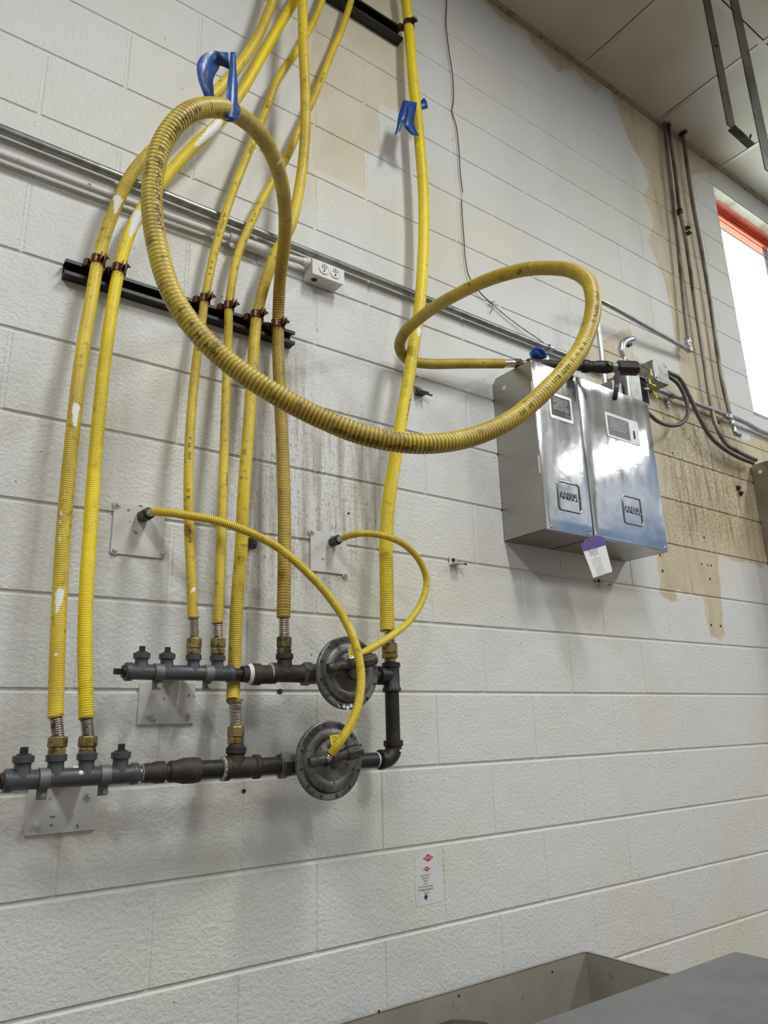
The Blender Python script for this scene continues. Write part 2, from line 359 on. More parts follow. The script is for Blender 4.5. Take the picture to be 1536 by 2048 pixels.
def wall_material():
    m = bpy.data.materials.new('painted_block'); m.use_nodes = True; n = m.node_tree; b = n.nodes['Principled BSDF']
    tc = n.nodes.new('ShaderNodeTexCoord'); L = n.links.new
    def noise(s, d=4, st=(1, 1, 1)):
        mp = n.nodes.new('ShaderNodeMapping'); mp.inputs['Scale'].default_value = st
        t = n.nodes.new('ShaderNodeTexNoise'); t.inputs['Scale'].default_value = s; t.inputs['Detail'].default_value = d
        L(tc.outputs['Object'], mp.inputs[0]); L(mp.outputs[0], t.inputs['Vector']); return t.outputs['Fac']
    def attr(nm):
        a = n.nodes.new('ShaderNodeAttribute'); a.attribute_name = nm; return a.outputs['Fac']
    def rg(a, lo, hi, o0=0., o1=1.):
        r = n.nodes.new('ShaderNodeMapRange'); r.inputs[1].default_value = lo; r.inputs[2].default_value = hi; r.inputs[3].default_value = o0; r.inputs[4].default_value = o1; L(a, r.inputs[0]); return r.outputs[0]
    def ma(op, a, k):
        x = n.nodes.new('ShaderNodeMath'); x.operation = op; L(a, x.inputs[0])
        if isinstance(k, (int, float)): x.inputs[1].default_value = k
        else: L(k, x.inputs[1])
        return x.outputs[0]
    def mix(fac, a, c):
        x = n.nodes.new('ShaderNodeMix'); x.data_type = 'RGBA'; L(fac, x.inputs[0])
        for s_, k in ((a, 6), (c, 7)):
            if isinstance(s_, tuple): x.inputs[k].default_value = (*s_, 1)
            else: L(s_, x.inputs[k])
        return x.outputs[2]
    white = mix(rg(noise(1.6, 3), .46, .66), (0.60, 0.61, 0.605), (0.60, 0.585, 0.51))
    wob = ma('MULTIPLY', ma('SUBTRACT', noise(14, 4), .5), .045)
    inside = rg(ma('ADD', attr('beige'), wob), -.003, .006)
    beige = mix(rg(noise(5, 4), .35, .7), (0.56, 0.50, 0.37), (0.47, 0.40, 0.27))
    beige = mix(ma('MULTIPLY', rg(noise(9, 4, (3, 1, .35)), .52, .72), .6), beige, (0.36, 0.28, 0.15))
    white = mix(rg(ma('ADD', attr('pale'), ma('MULTIPLY', wob, .15)), -.003, .006), white, mix(rg(noise(4, 3), .4, .7), (0.57, 0.53, 0.43), (0.52, 0.465, 0.35)))
    c = mix(inside, white, beige)
    gr = attr('grease')
    sp = rg(noise(95, 3, (1.6, 1, .7)), .46, .60)
    c = mix(ma('MULTIPLY', ma('MULTIPLY', sp, gr), .75), c, (0.24, 0.18, 0.09))
    st = rg(noise(22, 5, (2.2, 1, .22)), .50, .68)
    c = mix(ma('MULTIPLY', ma('MULTIPLY', st, gr), .75), c, (0.15, 0.10, 0.045))
    dr = attr('drip')
    st2 = rg(noise(16, 6, (2.6, 1, .16)), .44, .62)
    c = mix(ma('MULTIPLY', ma('MULTIPLY', st2, dr), .8), c, (0.29, 0.24, 0.165))
    fl = rg(noise(75, 3, (2.2, 1, .6)), .56, .66)
    c = mix(ma('MULTIPLY', ma('MULTIPLY', fl, dr), .55), c, (0.20, 0.15, 0.09))
    c = mix(ma('MULTIPLY', rg(noise(48, 2), .735, .76), .75), c, (0.16, 0.14, 0.11))
    L(c, b.inputs['Base Color']); b.inputs['Roughness'].default_value = .42; b.inputs['Specular IOR Level'].default_value = .4
    prev = None
    for s_, dist, det in ((105, .0036, 4), (260, .0010, 2), (12, .004, 2)):
        bn = n.nodes.new('ShaderNodeBump'); bn.inputs['Distance'].default_value = dist; bn.inputs['Strength'].default_value = .8
        L(noise(s_, det), bn.inputs['Height'])
        if prev: L(prev, bn.inputs['Normal'])
        prev = bn.outputs[0]
    L(prev, b.inputs['Normal'])
    return m
M['wall'] = wall_material()
wl = link_mesh('wall_front', build_wall(), M['wall'], None, 0); tag(wl, kind='structure')
M['plaster'] = mat('off_white_plaster', (0.42, 0.42, 0.40), .7, 0, (2, .4, .7, (.36, .36, .34)))
M['tile'] = mat('ceiling_tile', (0.50, 0.455, 0.37), .75, 0, [(1.1, .42, .62, (.40, .345, .25)), (.7, .5, .7, (.56, .53, .47))], (140, .0006))
M['tbar'] = mat('ceiling_grid_bar', (0.52, 0.48, 0.40), .5, 0, (3, .4, .7, (.40, .35, .26)))
M['wallangle'] = mat('stained_wall_angle', (0.33, 0.28, 0.19), .6, 0, [(9, .52, .66, (.20, .16, .10), (1, 1, 1)), (50, .60, .68, (.09, .07, .05))])
M['dark'] = mat('gap_shadow', (0.03, 0.025, 0.02), .8)
M['floor'] = mat('red_quarry_tile', (0.16, 0.085, 0.06), .5, 0, (3, .4, .7, (.12, .07, .05)))
XL, XR, YB = -4.85, 7.55, -6.6
tag(MB().box((XL-.1, YB-.1, FLOOR-.1), (XR+.1, .0, FLOOR)).build('floor', M['floor'], None, 0), kind='structure')
tag(MB().box((XL-.1, YB, FLOOR), (XL, .0, CEIL+.1)).build('wall_left', M['plaster'], None, 0), kind='structure')
tag(MB().box((XL, YB-.1, FLOOR), (XR, YB, CEIL+.1)).build('wall_back', M['plaster'], None, 0), kind='structure')
wr = MB(); wr.box((XR, YB, FLOOR), (XR+.15, 0, .6)); wr.box((XR, YB, 2.86), (XR+.15, 0, CEIL+.1)); wr.box((XR, -.9, .6), (XR+.15, 0, 2.86)); wr.box((XR, YB, .6), (XR+.15, -5.9, 2.86))
tag(wr.build('wall_right', M['plaster'], None, 0), kind='structure')
wf = MB(); wf.box((XR+.02, -5.9, 2.36), (XR+.08, -.9, 2.43))
for yy in (-5.9, -4.25, -2.6, -.95): wf.box((XR+.02, yy, .6), (XR+.08, yy+.05, 2.86))
tag(wf.build('added_window', M['plaster'], None, 0), kind='structure')  # unseen window, added so the steel boxes reflect blue sky

# suspended ceiling: tiles in a bar grid
xs0, ys0, P_ = 2.335, -.585, .6096
ct = MB(); tb = MB()
for i in range(-12, 10):
    for j in range(-11, 2):
        xa, xb = xs0+i*P_, xs0+(i+1)*P_; ya, yb = ys0+j*P_, ys0+(j+1)*P_
        xa, xb = max(xa, XL), min(xb, XR); ya, yb = max(ya, YB), min(yb, -.002)
        if xb-xa < .05 or yb-ya < .05: continue
        ct.box((xa+.013, ya+.013, CEIL+.001), (xb-.018, yb-.018 if yb < -.01 else yb, CEIL+.018))
tag(ct.build('ceiling', M['tile'], None, 0), kind='structure')
for i in range(-11, 10):
    x = xs0+i*P_
    if XL < x < XR: tb.box((x-.013, YB, CEIL-.001), (x+.012, 0, CEIL+.004))
for j in range(-9, 1):
    y = ys0+j*P_; tb.box((XL, y-.013, CEIL-.0015), (XR, y+.012, CEIL+.0035))
tag(tb.build('trim_1', M['tbar'], None, 0), kind='structure')
tag(MB().box((XL, YB, CEIL+.03), (XR, .0, CEIL+.06)).build('ceiling', M['dark'], None, 0), kind='structure')  # dark sheet above the tiles, paints the shadow line in the gaps
tag(MB().box((XL, -.026, CEIL-.004), (XR, -.0005, CEIL)).build('trim_2', M['wallangle'], None, 0), kind='structure')

# the window in the block wall
wx0, wx1, wz0, wz1 = 17*S, 26*S, 7*S, 14*S
tag(MB().box((wx0, .001, wz1-.003), (wx1, .055, wz1+.002)).build('trim_3', mat('stained_lintel_soffit', (.42, .36, .27), .6, 0, (9, .45, .65, (.30, .2, .12))), None, 0), kind='structure')
fr = MB()
fr.box((wx0, .055, wz1-.005), (wx1, .10, wz1+.002)); fr.box((wx0, .112, wz1-.06), (wx1, .15, wz1)); fr.box((wx0, .095, wz1-.022), (wx1, .115, wz1-.006)); fr.box((wx0, .095, wz1-.056), (wx1, .115, wz1-.036))
tag(fr.build('window_1', M['orange'], None, 0), kind='structure')
g = MB()
g.box((wx0, .10, 2.709), (wx1, .104, 2.714))
for xx in (wx0+.735, wx0+.765): g.box((xx, .10, wz0), (xx+.008, .112, wz1-.05))
tag(g.build('window_1', mat('dark_glazing_bar', (.06, .07, .08), .4, .3, (5, .4, .6, (.08, .09, .1))), None, 0), kind='structure')
gm = bpy.data.materials.new('window_glass'); gm.use_nodes = True; n = gm.node_tree; n.nodes.clear()
o_ = n.nodes.new('ShaderNodeOutputMaterial'); mx = n.nodes.new('ShaderNodeMixShader'); t_ = n.nodes.new('ShaderNodeBsdfTransparent'); gl = n.nodes.new('ShaderNodeBsdfGlossy'); gl.inputs['Roughness'].default_value = .02
t_.inputs[0].default_value = (.93, .97, .97, 1); mx.inputs[0].default_value = .05; n.links.new(t_.outputs[0], mx.inputs[1]); n.links.new(gl.outputs[0], mx.inputs[2]); n.links.new(mx.outputs[0], o_.inputs[0])
tag(MB().box((wx0, .105, wz0), (wx1, .109, wz1-.05)).build('window_1', gm, None, 0), kind='structure')
tag(MB().box((wx0+.001, .0, wz0-.002), (wx1, .19, wz0+.012)).build('trim_4', mat('window_sill_paint', (.45, .42, .38), .5, 0, (12, .5, .6, (.55, .2, .12))), None, 0), kind='structure')

# ------------------------------------------------------------ text
def text_mesh(s, size, res=3):
    cu = bpy.data.curves.new('t', 'FONT'); cu.body = s; cu.size = size; cu.resolution_u = res; cu.align_x = 'CENTER'; cu.align_y = 'CENTER'
    o = bpy.data.objects.new('t', cu); C.objects.link(o); bpy.context.view_layer.update()
    me = bpy.data.meshes.new_from_object(o.evaluated_get(bpy.context.evaluated_depsgraph_get()))
    v = [tuple(x.co) for x in me.vertices]; f = [tuple(p.vertices) for p in me.polygons]
    bpy.data.objects.remove(o); bpy.data.curves.remove(cu); bpy.data.meshes.remove(me)
    return v, f
def flat_text(mb, s, size, org, ax, ay, sx_=1.0, out=None, thick=0.0):
    v, f = text_mesh(s, size); O, A, B_ = Vector(org), Vector(ax), Vector(ay)
    mb.add([O+A*(x*sx_)+B_*y for x, y, z in v], f)
    if thick:
        n0 = len(v); E = Vector(out)*thick; mb.add([O+A*(x*sx_)+B_*y+E for x, y, z in v], f)
        from collections import Counter
        cnt = Counter()
        for q in f:
            for a, b in zip(q, q[1:]+q[:1]): cnt[tuple(sorted((a, b)))] += 1
        P = [O+A*(x*sx_)+B_*y for x, y, z in v]
        for (a, b), k in cnt.items():
            if k == 1: mb.add([P[a], P[b], P[b]+E, P[a]+E], [(0, 1, 2, 3)])

# ------------------------------------------------------------ hoses
def hose(label, path, D, period, m, amp=.0005, nr=20, paint=(), prints=(), name='gas_hose', sharp=1.6, soil=()):
    pts = [at(*p) for p in path]
    Q, u = catmull(pts, period/5.0)
    P, (T, N, B) = frames(Q)
    ph = (u/period) % 1.0
    rib = (0.5+0.5*np.cos(2*PI*ph))**sharp          # 1 in the groove
    # ribs show stronger on some stretches than on others
    k = .75+.25*np.sin(u*7.3+path[0][0])
    r = D/2 - amp*rib*k
    a = np.arange(nr)*2*PI/nr
    ring = P[:, None]+r[:, None, None]*(N[:, None]*np.cos(a)[None, :, None]+B[:, None]*np.sin(a)[None, :, None])
    V = ring.reshape(-1, 3); m_ = len(P)
    i = np.arange(m_*nr).reshape(m_, nr); j = np.roll(i, -1, axis=1)
    Fq = np.c_[i[:-1].ravel(), j[:-1].ravel(), j[1:].ravel(), i[1:].ravel()].tolist()
    Fq += [tuple(range(nr-1, -1, -1)), tuple(range((m_-1)*nr, m_*nr))]
    me = bpy.data.meshes.new('jacket'); me.from_pydata(V.tolist(), [], Fq); me.update()
    at_ = me.attributes.new('rib', 'FLOAT', 'POINT'); at_.data.foreach_set('value', np.repeat(rib*k, nr).astype(np.float32))
    pa = np.zeros(len(V))
    for (ax_, ay_, bx_, by_, d, rad) in paint:       # splashes that run from one point to another, tapering
        A_ = np.array(at(ax_, ay_, d)); B__ = np.array(at(bx_, by_, d)); e_ = B__-A_; tt = np.clip((V-A_)@e_/max(e_.dot(e_), 1e-9), 0, 1)
        dd = np.linalg.norm(V-A_-tt[:, None]*e_, axis=1)/(rad*(1-.6*tt)); pa = np.maximum(pa, np.clip(1.0-dd*.5, 0, 1))
    so_ = np.zeros(len(u))
    for (pa_, pb__) in soil: so_ = np.maximum(so_, np.clip(np.minimum(u-pa_, pb__-u)/.06, 0, 1))
    ats = me.attributes.new('soil', 'FLOAT', 'POINT'); ats.data.foreach_set('value', np.repeat(so_, nr).astype(np.float32))
    ap = me.attributes.new('paint', 'FLOAT', 'POINT'); ap.data.foreach_set('value', pa.astype(np.float32))
    t = thing(name, label, 'hose', pts[0], 'yellow ribbed gas hoses on the block wall')
    j_ = link_mesh('jacket', me, m, t, 0)
    me.polygons.foreach_set('use_smooth', [True]*len(me.polygons))
    if prints:
        camv = np.array(CAM)
        for (px, py, txt, size, off, flip) in prints:
            # nearest sample of the hose as seen in the picture
            v = (P-camv)@np.array(RM).T; qx = 768+F*v[:, 0]/v[:, 2]; qy = 1024+F*v[:, 1]/v[:, 2]
            k0 = int(np.argmin((qx-px)**2+(qy-py)**2)); s0 = u[k0]
            tv, tf = text_mesh(txt, size, 2)
            e = camv-P[k0]; e -= T[k0]*e.dot(T[k0]); e /= np.linalg.norm(e)
            th0 = math.atan2(e.dot(B[k0]), e.dot(N[k0])) + off
            vs = []
            for x, y, z in tv:
                s_ = s0 + (x if not flip else -x); yy = y if not flip else -y
                idx = np.interp(s_, u, np.arange(len(u))); i0 = int(min(idx, len(u)-2)); fr_ = idx-i0
                pp = P[i0]*(1-fr_)+P[i0+1]*fr_; th = th0 + yy/(D/2)
                vs.append(pp+(D/2+.0004)*(N[i0]*math.cos(th)+B[i0]*math.sin(th)))
            sub(MB().add(vs, tf).build('printed_lettering', M['ink'], None, 0), j_)
    return t, P, T
BR = M['brass']
def v_end(t, px, pyj, pyc, pyn, pyt, d, R, rn, bm=BR, cmat=None, jx=None, jd=None, ribs=9):
    """the bare corrugated end, two hex nuts and the nipple above a tee: all upright at one x"""
    x = xat(px, pyt, d); z = lambda py: zat(px, py, d)
    a = at(jx if jx else px, pyj, jd if jd else d); bz = z(pyc); b = Vector((x, -d, bz))
    dirv = (b-a); L = dirv.length; pr = []
    n = ribs*4
    for k in range(n+1):
        s = k/n; pr.append((L*s, R*(.90+.13*math.cos(2*PI*s*ribs))))
    MB().lathe(a, dirv, pr, 20).build('corrugated_end', cmat or M['steelcorr'], t, 60)
    MB().lathe(a - dirv.normalized()*.004, dirv, [(0, R*1.02), (.0015, R*1.14), (.005, R*1.12), (.006, R*.9)], 18).build('jacket_lip', m_lip, t, 60)
    zn, zt = z(pyn), z(pyt)
    MB().hexn((x, -d, bz+.001), (x, -d, zn+.001), rn, .25).build('nut', bm, t, 25, .0006)
    MB().hexn((x, -d, zn+.0015), (x, -d, zt+.001), rn*.96, .6).cyl((x, -d, bz), (x, -d, zt-.008), rn*.66).build('nut', bm, t, 25, .0006)
    return x
m_lip = mat('darkened_jacket_edge', (0.30, 0.20, .02), .5, 0, (60, .45, .6, (.06, .04, .02)))

TXT = 'TracPipe  PS-II-SSA-100'
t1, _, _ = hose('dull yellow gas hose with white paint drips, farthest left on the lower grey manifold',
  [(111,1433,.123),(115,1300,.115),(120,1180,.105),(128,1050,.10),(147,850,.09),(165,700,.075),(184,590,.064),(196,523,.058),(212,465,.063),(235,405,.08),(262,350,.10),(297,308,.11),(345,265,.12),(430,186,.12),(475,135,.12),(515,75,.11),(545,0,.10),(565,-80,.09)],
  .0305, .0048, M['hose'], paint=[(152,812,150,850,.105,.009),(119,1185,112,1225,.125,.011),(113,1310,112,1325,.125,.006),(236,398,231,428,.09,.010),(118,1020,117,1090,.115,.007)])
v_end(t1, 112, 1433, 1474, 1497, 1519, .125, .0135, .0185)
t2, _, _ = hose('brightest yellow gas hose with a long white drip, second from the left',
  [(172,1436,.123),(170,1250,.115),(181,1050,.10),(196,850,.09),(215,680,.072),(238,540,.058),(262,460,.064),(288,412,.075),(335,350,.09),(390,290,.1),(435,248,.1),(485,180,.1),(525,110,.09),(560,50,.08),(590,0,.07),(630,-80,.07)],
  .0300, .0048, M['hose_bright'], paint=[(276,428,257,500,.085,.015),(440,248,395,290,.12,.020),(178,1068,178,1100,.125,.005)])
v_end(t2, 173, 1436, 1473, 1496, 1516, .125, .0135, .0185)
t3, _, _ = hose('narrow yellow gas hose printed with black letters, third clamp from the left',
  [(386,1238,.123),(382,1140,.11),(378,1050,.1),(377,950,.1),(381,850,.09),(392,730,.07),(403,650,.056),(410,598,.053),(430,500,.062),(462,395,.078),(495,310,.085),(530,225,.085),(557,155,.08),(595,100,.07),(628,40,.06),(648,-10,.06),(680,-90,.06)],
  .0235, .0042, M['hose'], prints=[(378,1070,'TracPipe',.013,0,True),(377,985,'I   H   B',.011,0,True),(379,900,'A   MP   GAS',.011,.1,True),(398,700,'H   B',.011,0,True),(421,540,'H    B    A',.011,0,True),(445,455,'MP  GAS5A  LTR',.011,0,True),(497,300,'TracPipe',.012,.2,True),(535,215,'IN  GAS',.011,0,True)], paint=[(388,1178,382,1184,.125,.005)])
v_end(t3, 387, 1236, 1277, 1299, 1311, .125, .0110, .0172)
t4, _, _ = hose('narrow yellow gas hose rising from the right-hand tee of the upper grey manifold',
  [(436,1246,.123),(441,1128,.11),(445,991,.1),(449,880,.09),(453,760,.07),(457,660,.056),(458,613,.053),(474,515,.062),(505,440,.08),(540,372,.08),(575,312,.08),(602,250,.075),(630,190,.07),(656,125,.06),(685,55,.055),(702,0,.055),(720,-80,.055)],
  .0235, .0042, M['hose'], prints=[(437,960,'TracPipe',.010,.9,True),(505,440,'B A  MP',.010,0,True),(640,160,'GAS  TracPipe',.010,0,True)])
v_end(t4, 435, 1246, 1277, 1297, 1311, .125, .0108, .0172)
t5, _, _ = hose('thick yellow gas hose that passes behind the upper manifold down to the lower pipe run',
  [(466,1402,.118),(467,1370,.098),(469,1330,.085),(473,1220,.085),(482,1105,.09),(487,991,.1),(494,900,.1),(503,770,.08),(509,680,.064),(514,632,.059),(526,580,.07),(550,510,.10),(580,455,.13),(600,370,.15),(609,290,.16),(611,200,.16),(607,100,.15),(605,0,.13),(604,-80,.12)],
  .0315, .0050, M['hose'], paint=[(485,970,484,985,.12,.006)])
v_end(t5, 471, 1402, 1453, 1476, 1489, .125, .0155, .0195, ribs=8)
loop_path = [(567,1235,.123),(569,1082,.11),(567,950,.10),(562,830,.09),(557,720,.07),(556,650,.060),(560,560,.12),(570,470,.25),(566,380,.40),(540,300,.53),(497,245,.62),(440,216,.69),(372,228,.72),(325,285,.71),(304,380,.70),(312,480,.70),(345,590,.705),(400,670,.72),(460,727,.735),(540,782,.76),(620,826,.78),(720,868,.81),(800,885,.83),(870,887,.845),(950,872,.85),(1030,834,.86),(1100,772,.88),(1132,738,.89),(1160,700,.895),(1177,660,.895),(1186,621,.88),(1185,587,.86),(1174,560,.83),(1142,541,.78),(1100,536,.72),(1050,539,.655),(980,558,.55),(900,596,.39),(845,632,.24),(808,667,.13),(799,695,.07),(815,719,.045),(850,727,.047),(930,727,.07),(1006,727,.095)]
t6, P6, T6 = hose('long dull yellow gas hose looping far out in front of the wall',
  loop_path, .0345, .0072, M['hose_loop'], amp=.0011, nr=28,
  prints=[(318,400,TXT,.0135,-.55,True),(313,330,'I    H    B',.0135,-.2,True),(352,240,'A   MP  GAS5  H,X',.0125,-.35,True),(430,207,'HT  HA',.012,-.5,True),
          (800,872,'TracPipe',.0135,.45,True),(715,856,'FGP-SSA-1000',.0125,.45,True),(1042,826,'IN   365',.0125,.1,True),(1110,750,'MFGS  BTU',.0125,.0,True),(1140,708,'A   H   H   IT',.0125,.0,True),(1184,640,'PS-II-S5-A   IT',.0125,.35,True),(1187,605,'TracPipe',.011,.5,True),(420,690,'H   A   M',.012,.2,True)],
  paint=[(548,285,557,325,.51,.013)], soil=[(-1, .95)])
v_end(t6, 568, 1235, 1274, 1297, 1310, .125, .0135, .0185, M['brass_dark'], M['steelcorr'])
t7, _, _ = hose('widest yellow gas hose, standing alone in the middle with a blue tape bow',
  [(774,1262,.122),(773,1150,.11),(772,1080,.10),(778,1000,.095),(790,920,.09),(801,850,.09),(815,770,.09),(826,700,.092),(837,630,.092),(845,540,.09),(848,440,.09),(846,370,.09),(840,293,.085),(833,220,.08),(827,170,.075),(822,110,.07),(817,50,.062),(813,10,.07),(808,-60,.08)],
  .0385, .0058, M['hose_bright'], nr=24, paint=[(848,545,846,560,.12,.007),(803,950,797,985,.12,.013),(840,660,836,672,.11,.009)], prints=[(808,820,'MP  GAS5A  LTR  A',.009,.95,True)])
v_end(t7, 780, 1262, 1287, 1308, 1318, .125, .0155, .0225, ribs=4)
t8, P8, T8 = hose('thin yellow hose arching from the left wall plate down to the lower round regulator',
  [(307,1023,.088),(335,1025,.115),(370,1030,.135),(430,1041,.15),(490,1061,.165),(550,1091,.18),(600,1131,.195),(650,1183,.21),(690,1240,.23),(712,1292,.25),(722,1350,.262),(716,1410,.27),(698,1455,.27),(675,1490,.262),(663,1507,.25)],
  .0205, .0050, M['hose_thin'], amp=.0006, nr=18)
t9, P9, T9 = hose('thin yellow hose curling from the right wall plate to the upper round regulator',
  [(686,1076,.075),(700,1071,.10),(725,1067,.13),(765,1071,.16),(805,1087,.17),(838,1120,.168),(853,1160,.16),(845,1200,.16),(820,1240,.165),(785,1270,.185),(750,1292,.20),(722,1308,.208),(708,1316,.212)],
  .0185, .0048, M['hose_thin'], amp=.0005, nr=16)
# end fitting of the long hose beside the steel box
pe = Vector(P6[-1]); te = Vector(T6[-1]).normalized()
pr = [(0.052*k/40, .0140*(.94+.09*math.cos(2*PI*k/40*9))) for k in range(41)]
MB().lathe(pe, te, pr, 20).build('corrugated_end', M['steelcorr'], t6, 60)

# ------------------------------------------------------------ clamps on the rails
def strut(label, xa, xb, zc, depth=.032, h=.041):
    w2, t_, lip = h/2, .0028, .009
    prof = [(-w2, 0), (-w2, depth), (-w2+lip, depth), (-w2+lip, depth-.007), (-w2+lip-t_, depth-.007), (-w2+lip-t_, depth-t_), (-w2+t_, depth-t_), (-w2+t_, t_),
            (w2-t_, t_), (w2-t_, depth-t_), (w2-lip+t_, depth-t_), (w2-lip+t_, depth-.007), (w2-lip, depth-.007), (w2-lip, depth), (w2, depth), (w2, 0)]
    return tag(MB().prism(prof, (0, 0, 1), (0, -1, 0), (xa, -.0008, zc), (xb-xa, 0, 0)).build('strut_rail', M['strutblack'], None, 30), label, 'mounting rail')
strut('short black slotted rail with six clamped hoses, above the wall plates', .094, .726, .998)
strut('black slotted rail at the very top, behind the hose with the blue bow', .62, 1.178, 2.43, h=.060, depth=.036)
def clamp(px, py, d, R, label, grp='copper brown clamps on the black rails', tilt=0.0):
    p = at(px, py, d); x, y, z = p; h = .011
    ax = Vector((math.sin(tilt), 0, math.cos(tilt)))
    t = thing('hose_clamp', label, 'clamp', p, grp)
    MB().lathe(p-ax*h, ax, [(0, R), (0, R+.0028), (2*h, R+.0028), (2*h, R)], 24, False).build('band', M['clampbrown'], t, 40)
    for s in (-1, 1): MB().obox((x+s*.0045+.004, y-R-.009, z), (.0013, 0, 0), (0, .0085, 0), ax*h).build('ear', M['clampbrown'], t, 25, .0008)
    e = MB()
    e.obox((x-R*.6-.006, y+R*.9+.004, z-.002), (.011, .003, 0), (-.003, .006, 0), (0, 0, h*.9))
    e.obox((x+R*.7, y+R*.9+.004, z-.002), (.006, 0, 0), (0, .008, 0), (0, 0, h*.8))
    e.build('foot', M['clampbrown'], t, 25, .0008)
    MB().cyl((x-.010, y-R-.011, z+.001), (x+.020, y-R-.011, z+.001), .0028, 10).hexn((x+.009, y-R-.011, z+.001), (x+.015, y-R-.011, z+.001), .0062).build('bolt', M['clampbrown'], t, 30)
for i, (px, py, d, D, wch) in enumerate([(196,523,.058,.0305,'on the dull hose at the left end of the short rail'),(238,540,.058,.030,'on the brightest hose, second from the left end of the short rail'),
        (410,598,.053,.0235,'on the lettered narrow hose, third along the short rail'),(458,613,.053,.0235,'on the plain narrow hose, fourth along the short rail'),(514,632,.059,.0315,'on the thick hose, fifth along the short rail'),
        (556,650,.060,.0345,'on the long looping hose at the right end of the short rail'),(817,50,.062,.0385,'on the widest hose at the top rail, above the blue bow')]):
    clamp(px, py, d, D/2+.0004, 'copper brown clamp '+wch, tilt=(.12 if i < 2 else .05))

# ------------------------------------------------------------ manifolds
def manifold(label, x0, x1, z, d, R, tees, plugs, straps, pz, endplug):
    t = thing('gas_manifold', label, 'manifold', ((x0+x1)/2, -d, z))
    b = MB()
    L = x1-x0
    b.lathe((x0, -d, z), (1, 0, 0), [(0, R*1.05), (.002, R*1.18), (.014, R*1.18), (.017, R), (L-.017, R), (L-.014, R*1.18), (L-.002, R*1.18), (L, R*1.05)], 28)
    b.build('body', M['greypaint'], t, 50)
    for x in tees:
        MB().lathe((x, -d, z+R*.3), (0, 0, 1), [(0, R*1.0), (R*.75, R*.86), (R*1.1, R*.82), (R*1.35, R*.86), (R*1.4, R*1.06), (R*2.05, R*1.08), (R*2.12, R*.98)], 24).build('outlet', M['greypaint'], t, 50)
    for x in plugs:
        zz = z+R*2.4
        MB().cyl((x, -d, zz-.004), (x, -d, zz+.003), R*.72).lathe((x, -d, zz+.002), (0, 0, 1), [(0, R*.55), (R*.75, R*.52)], 4, True, .5).build('plug', M['blackiron'], t, 25, .0008)
    MB().lathe((x0+.001, -d, z), (-1, 0, 0), [(0, R*.8), (.006, R*.8), (.006, R*.5)], 20).lathe((x0-.005, -d, z), (-1, 0, 0), [(0, R*.52), (.017, R*.50)], 4, True, .6).build('end_plug', endplug, t, 25, .0008)
    for x in straps:
        s_ = MB().lathe((x-.0095, -d, z), (1, 0, 0), [(0, R+.0003), (0, R+.002), (.019, R+.002), (.019, R+.0003)], 28, False)
        s_.obox((x, -d+.004, z-R-.010), (.0095, 0, 0), (0, .0015, 0), (0, 0, .010))
        s_.build('strap', M['strapgrey'], t, 40)
        MB().cyl((x, -d-.012, z-R-.012), (x, -d+.018, z-R-.012), .003, 10).lathe((x, -d-.012, z-R-.012), (0, -1, 0), [(0, .006), (.005, .006)], 6).build('strap_bolt', M['galvdark'], t, 30)
    return t
DM = .125
ZU = zat(386, 1346, DM); ZL = zat(150, 1554, DM)
xs_u = [xat(p, 1320, DM) for p in (283, 334, 387, 435)]; xs_l = [xat(p, 1525, DM) for p in (46, 112, 173, 241)]
mu = manifold('upper dark grey gas manifold with two plugged and two used outlets', xat(249,1345,DM), xat(466,1346,DM), ZU, DM, .0165, xs_u, xs_u[:2], [xat(316,1345,DM), xat(416,1346,DM)], 0, M['blackiron'])
ml = manifold('lower dark grey gas manifold at the left edge with a white paint drip', xat(6,1560,DM), xat(276,1540,DM), ZL, DM, .0182, xs_l, [xs_l[0], xs_l[3]], [xat(87,1556,DM), xat(209,1548,DM)], 0, M['rustiron'])
p = at(158, 1532, DM); p.z = ZL+.0178
MB().lathe((p.x, -DM-.004, p.z-.002), (0, -.6, .8), [(0, .0125), (.0012, .012), (.0022, .007)], 18).lathe((p.x+.0005, -DM-.0165, ZL+.008), (0, -1, .35), [(0, .0045), (.0018, .003)], 10).build('paint_blob', M['whitepaint'], ml, 60)

def bolt(mb, x, z, y=-.003, r=.0105):
    mb.lathe((x, y, z), (0, -1, 0), [(0, r), (.0014, r), (.0016, r*.6), (.004, r*.55), (.0045, r*.5)], 20)
    mb.lathe((x, y-.004, z), (0, -1, 0), [(0, r*.45), (.005, r*.42)], 6)
def bracket(label, x0, x1, z0, z1, bolts, shelf):
    t = thing('wall_bracket', label, 'bracket', ((x0+x1)/2, 0, z0))
    MB().box((x0, -.0055, z0), (x1, -.0005, z1)).build('plate', M['paintedsteel'], t, 0, .0008)
    for bx, bz in bolts:
        b = MB(); bolt(b, bx, bz, -.0055); b.build('bolt', M['paintedsteel'], t, 40)
    if shelf:
        sz, sx0, sx1, dd = shelf
        MB().prism([(sx0+.0, 0), (sx1, 0), (sx1+.006, dd), (sx0-.006, dd)], (1, 0, 0), (0, -1, 0), (0, -.004, sz-.004), (0, 0, .004)).build('shelf', M['paintedsteel'], t, 0, .0006)
    return t
bracket('white painted steel bracket plate under the upper grey manifold', .349, .481, -.074, .019, [(xat(295,1430,0), zat(295,1430,0)), (xat(375,1429,0), zat(375,1429,0)), (xat(336,1381,0), zat(336,1381,0))], (ZU+.004, .385, .445, DM-.012))
bracket('white painted steel bracket plate with a bare corner under the lower grey manifold', .137, .273, -.284, -.195, [(xat(70,1650,0), zat(70,1650,0)), (xat(176,1590,0), zat(176,1590,0))], (ZL+.004, .165, .245, DM-.012))
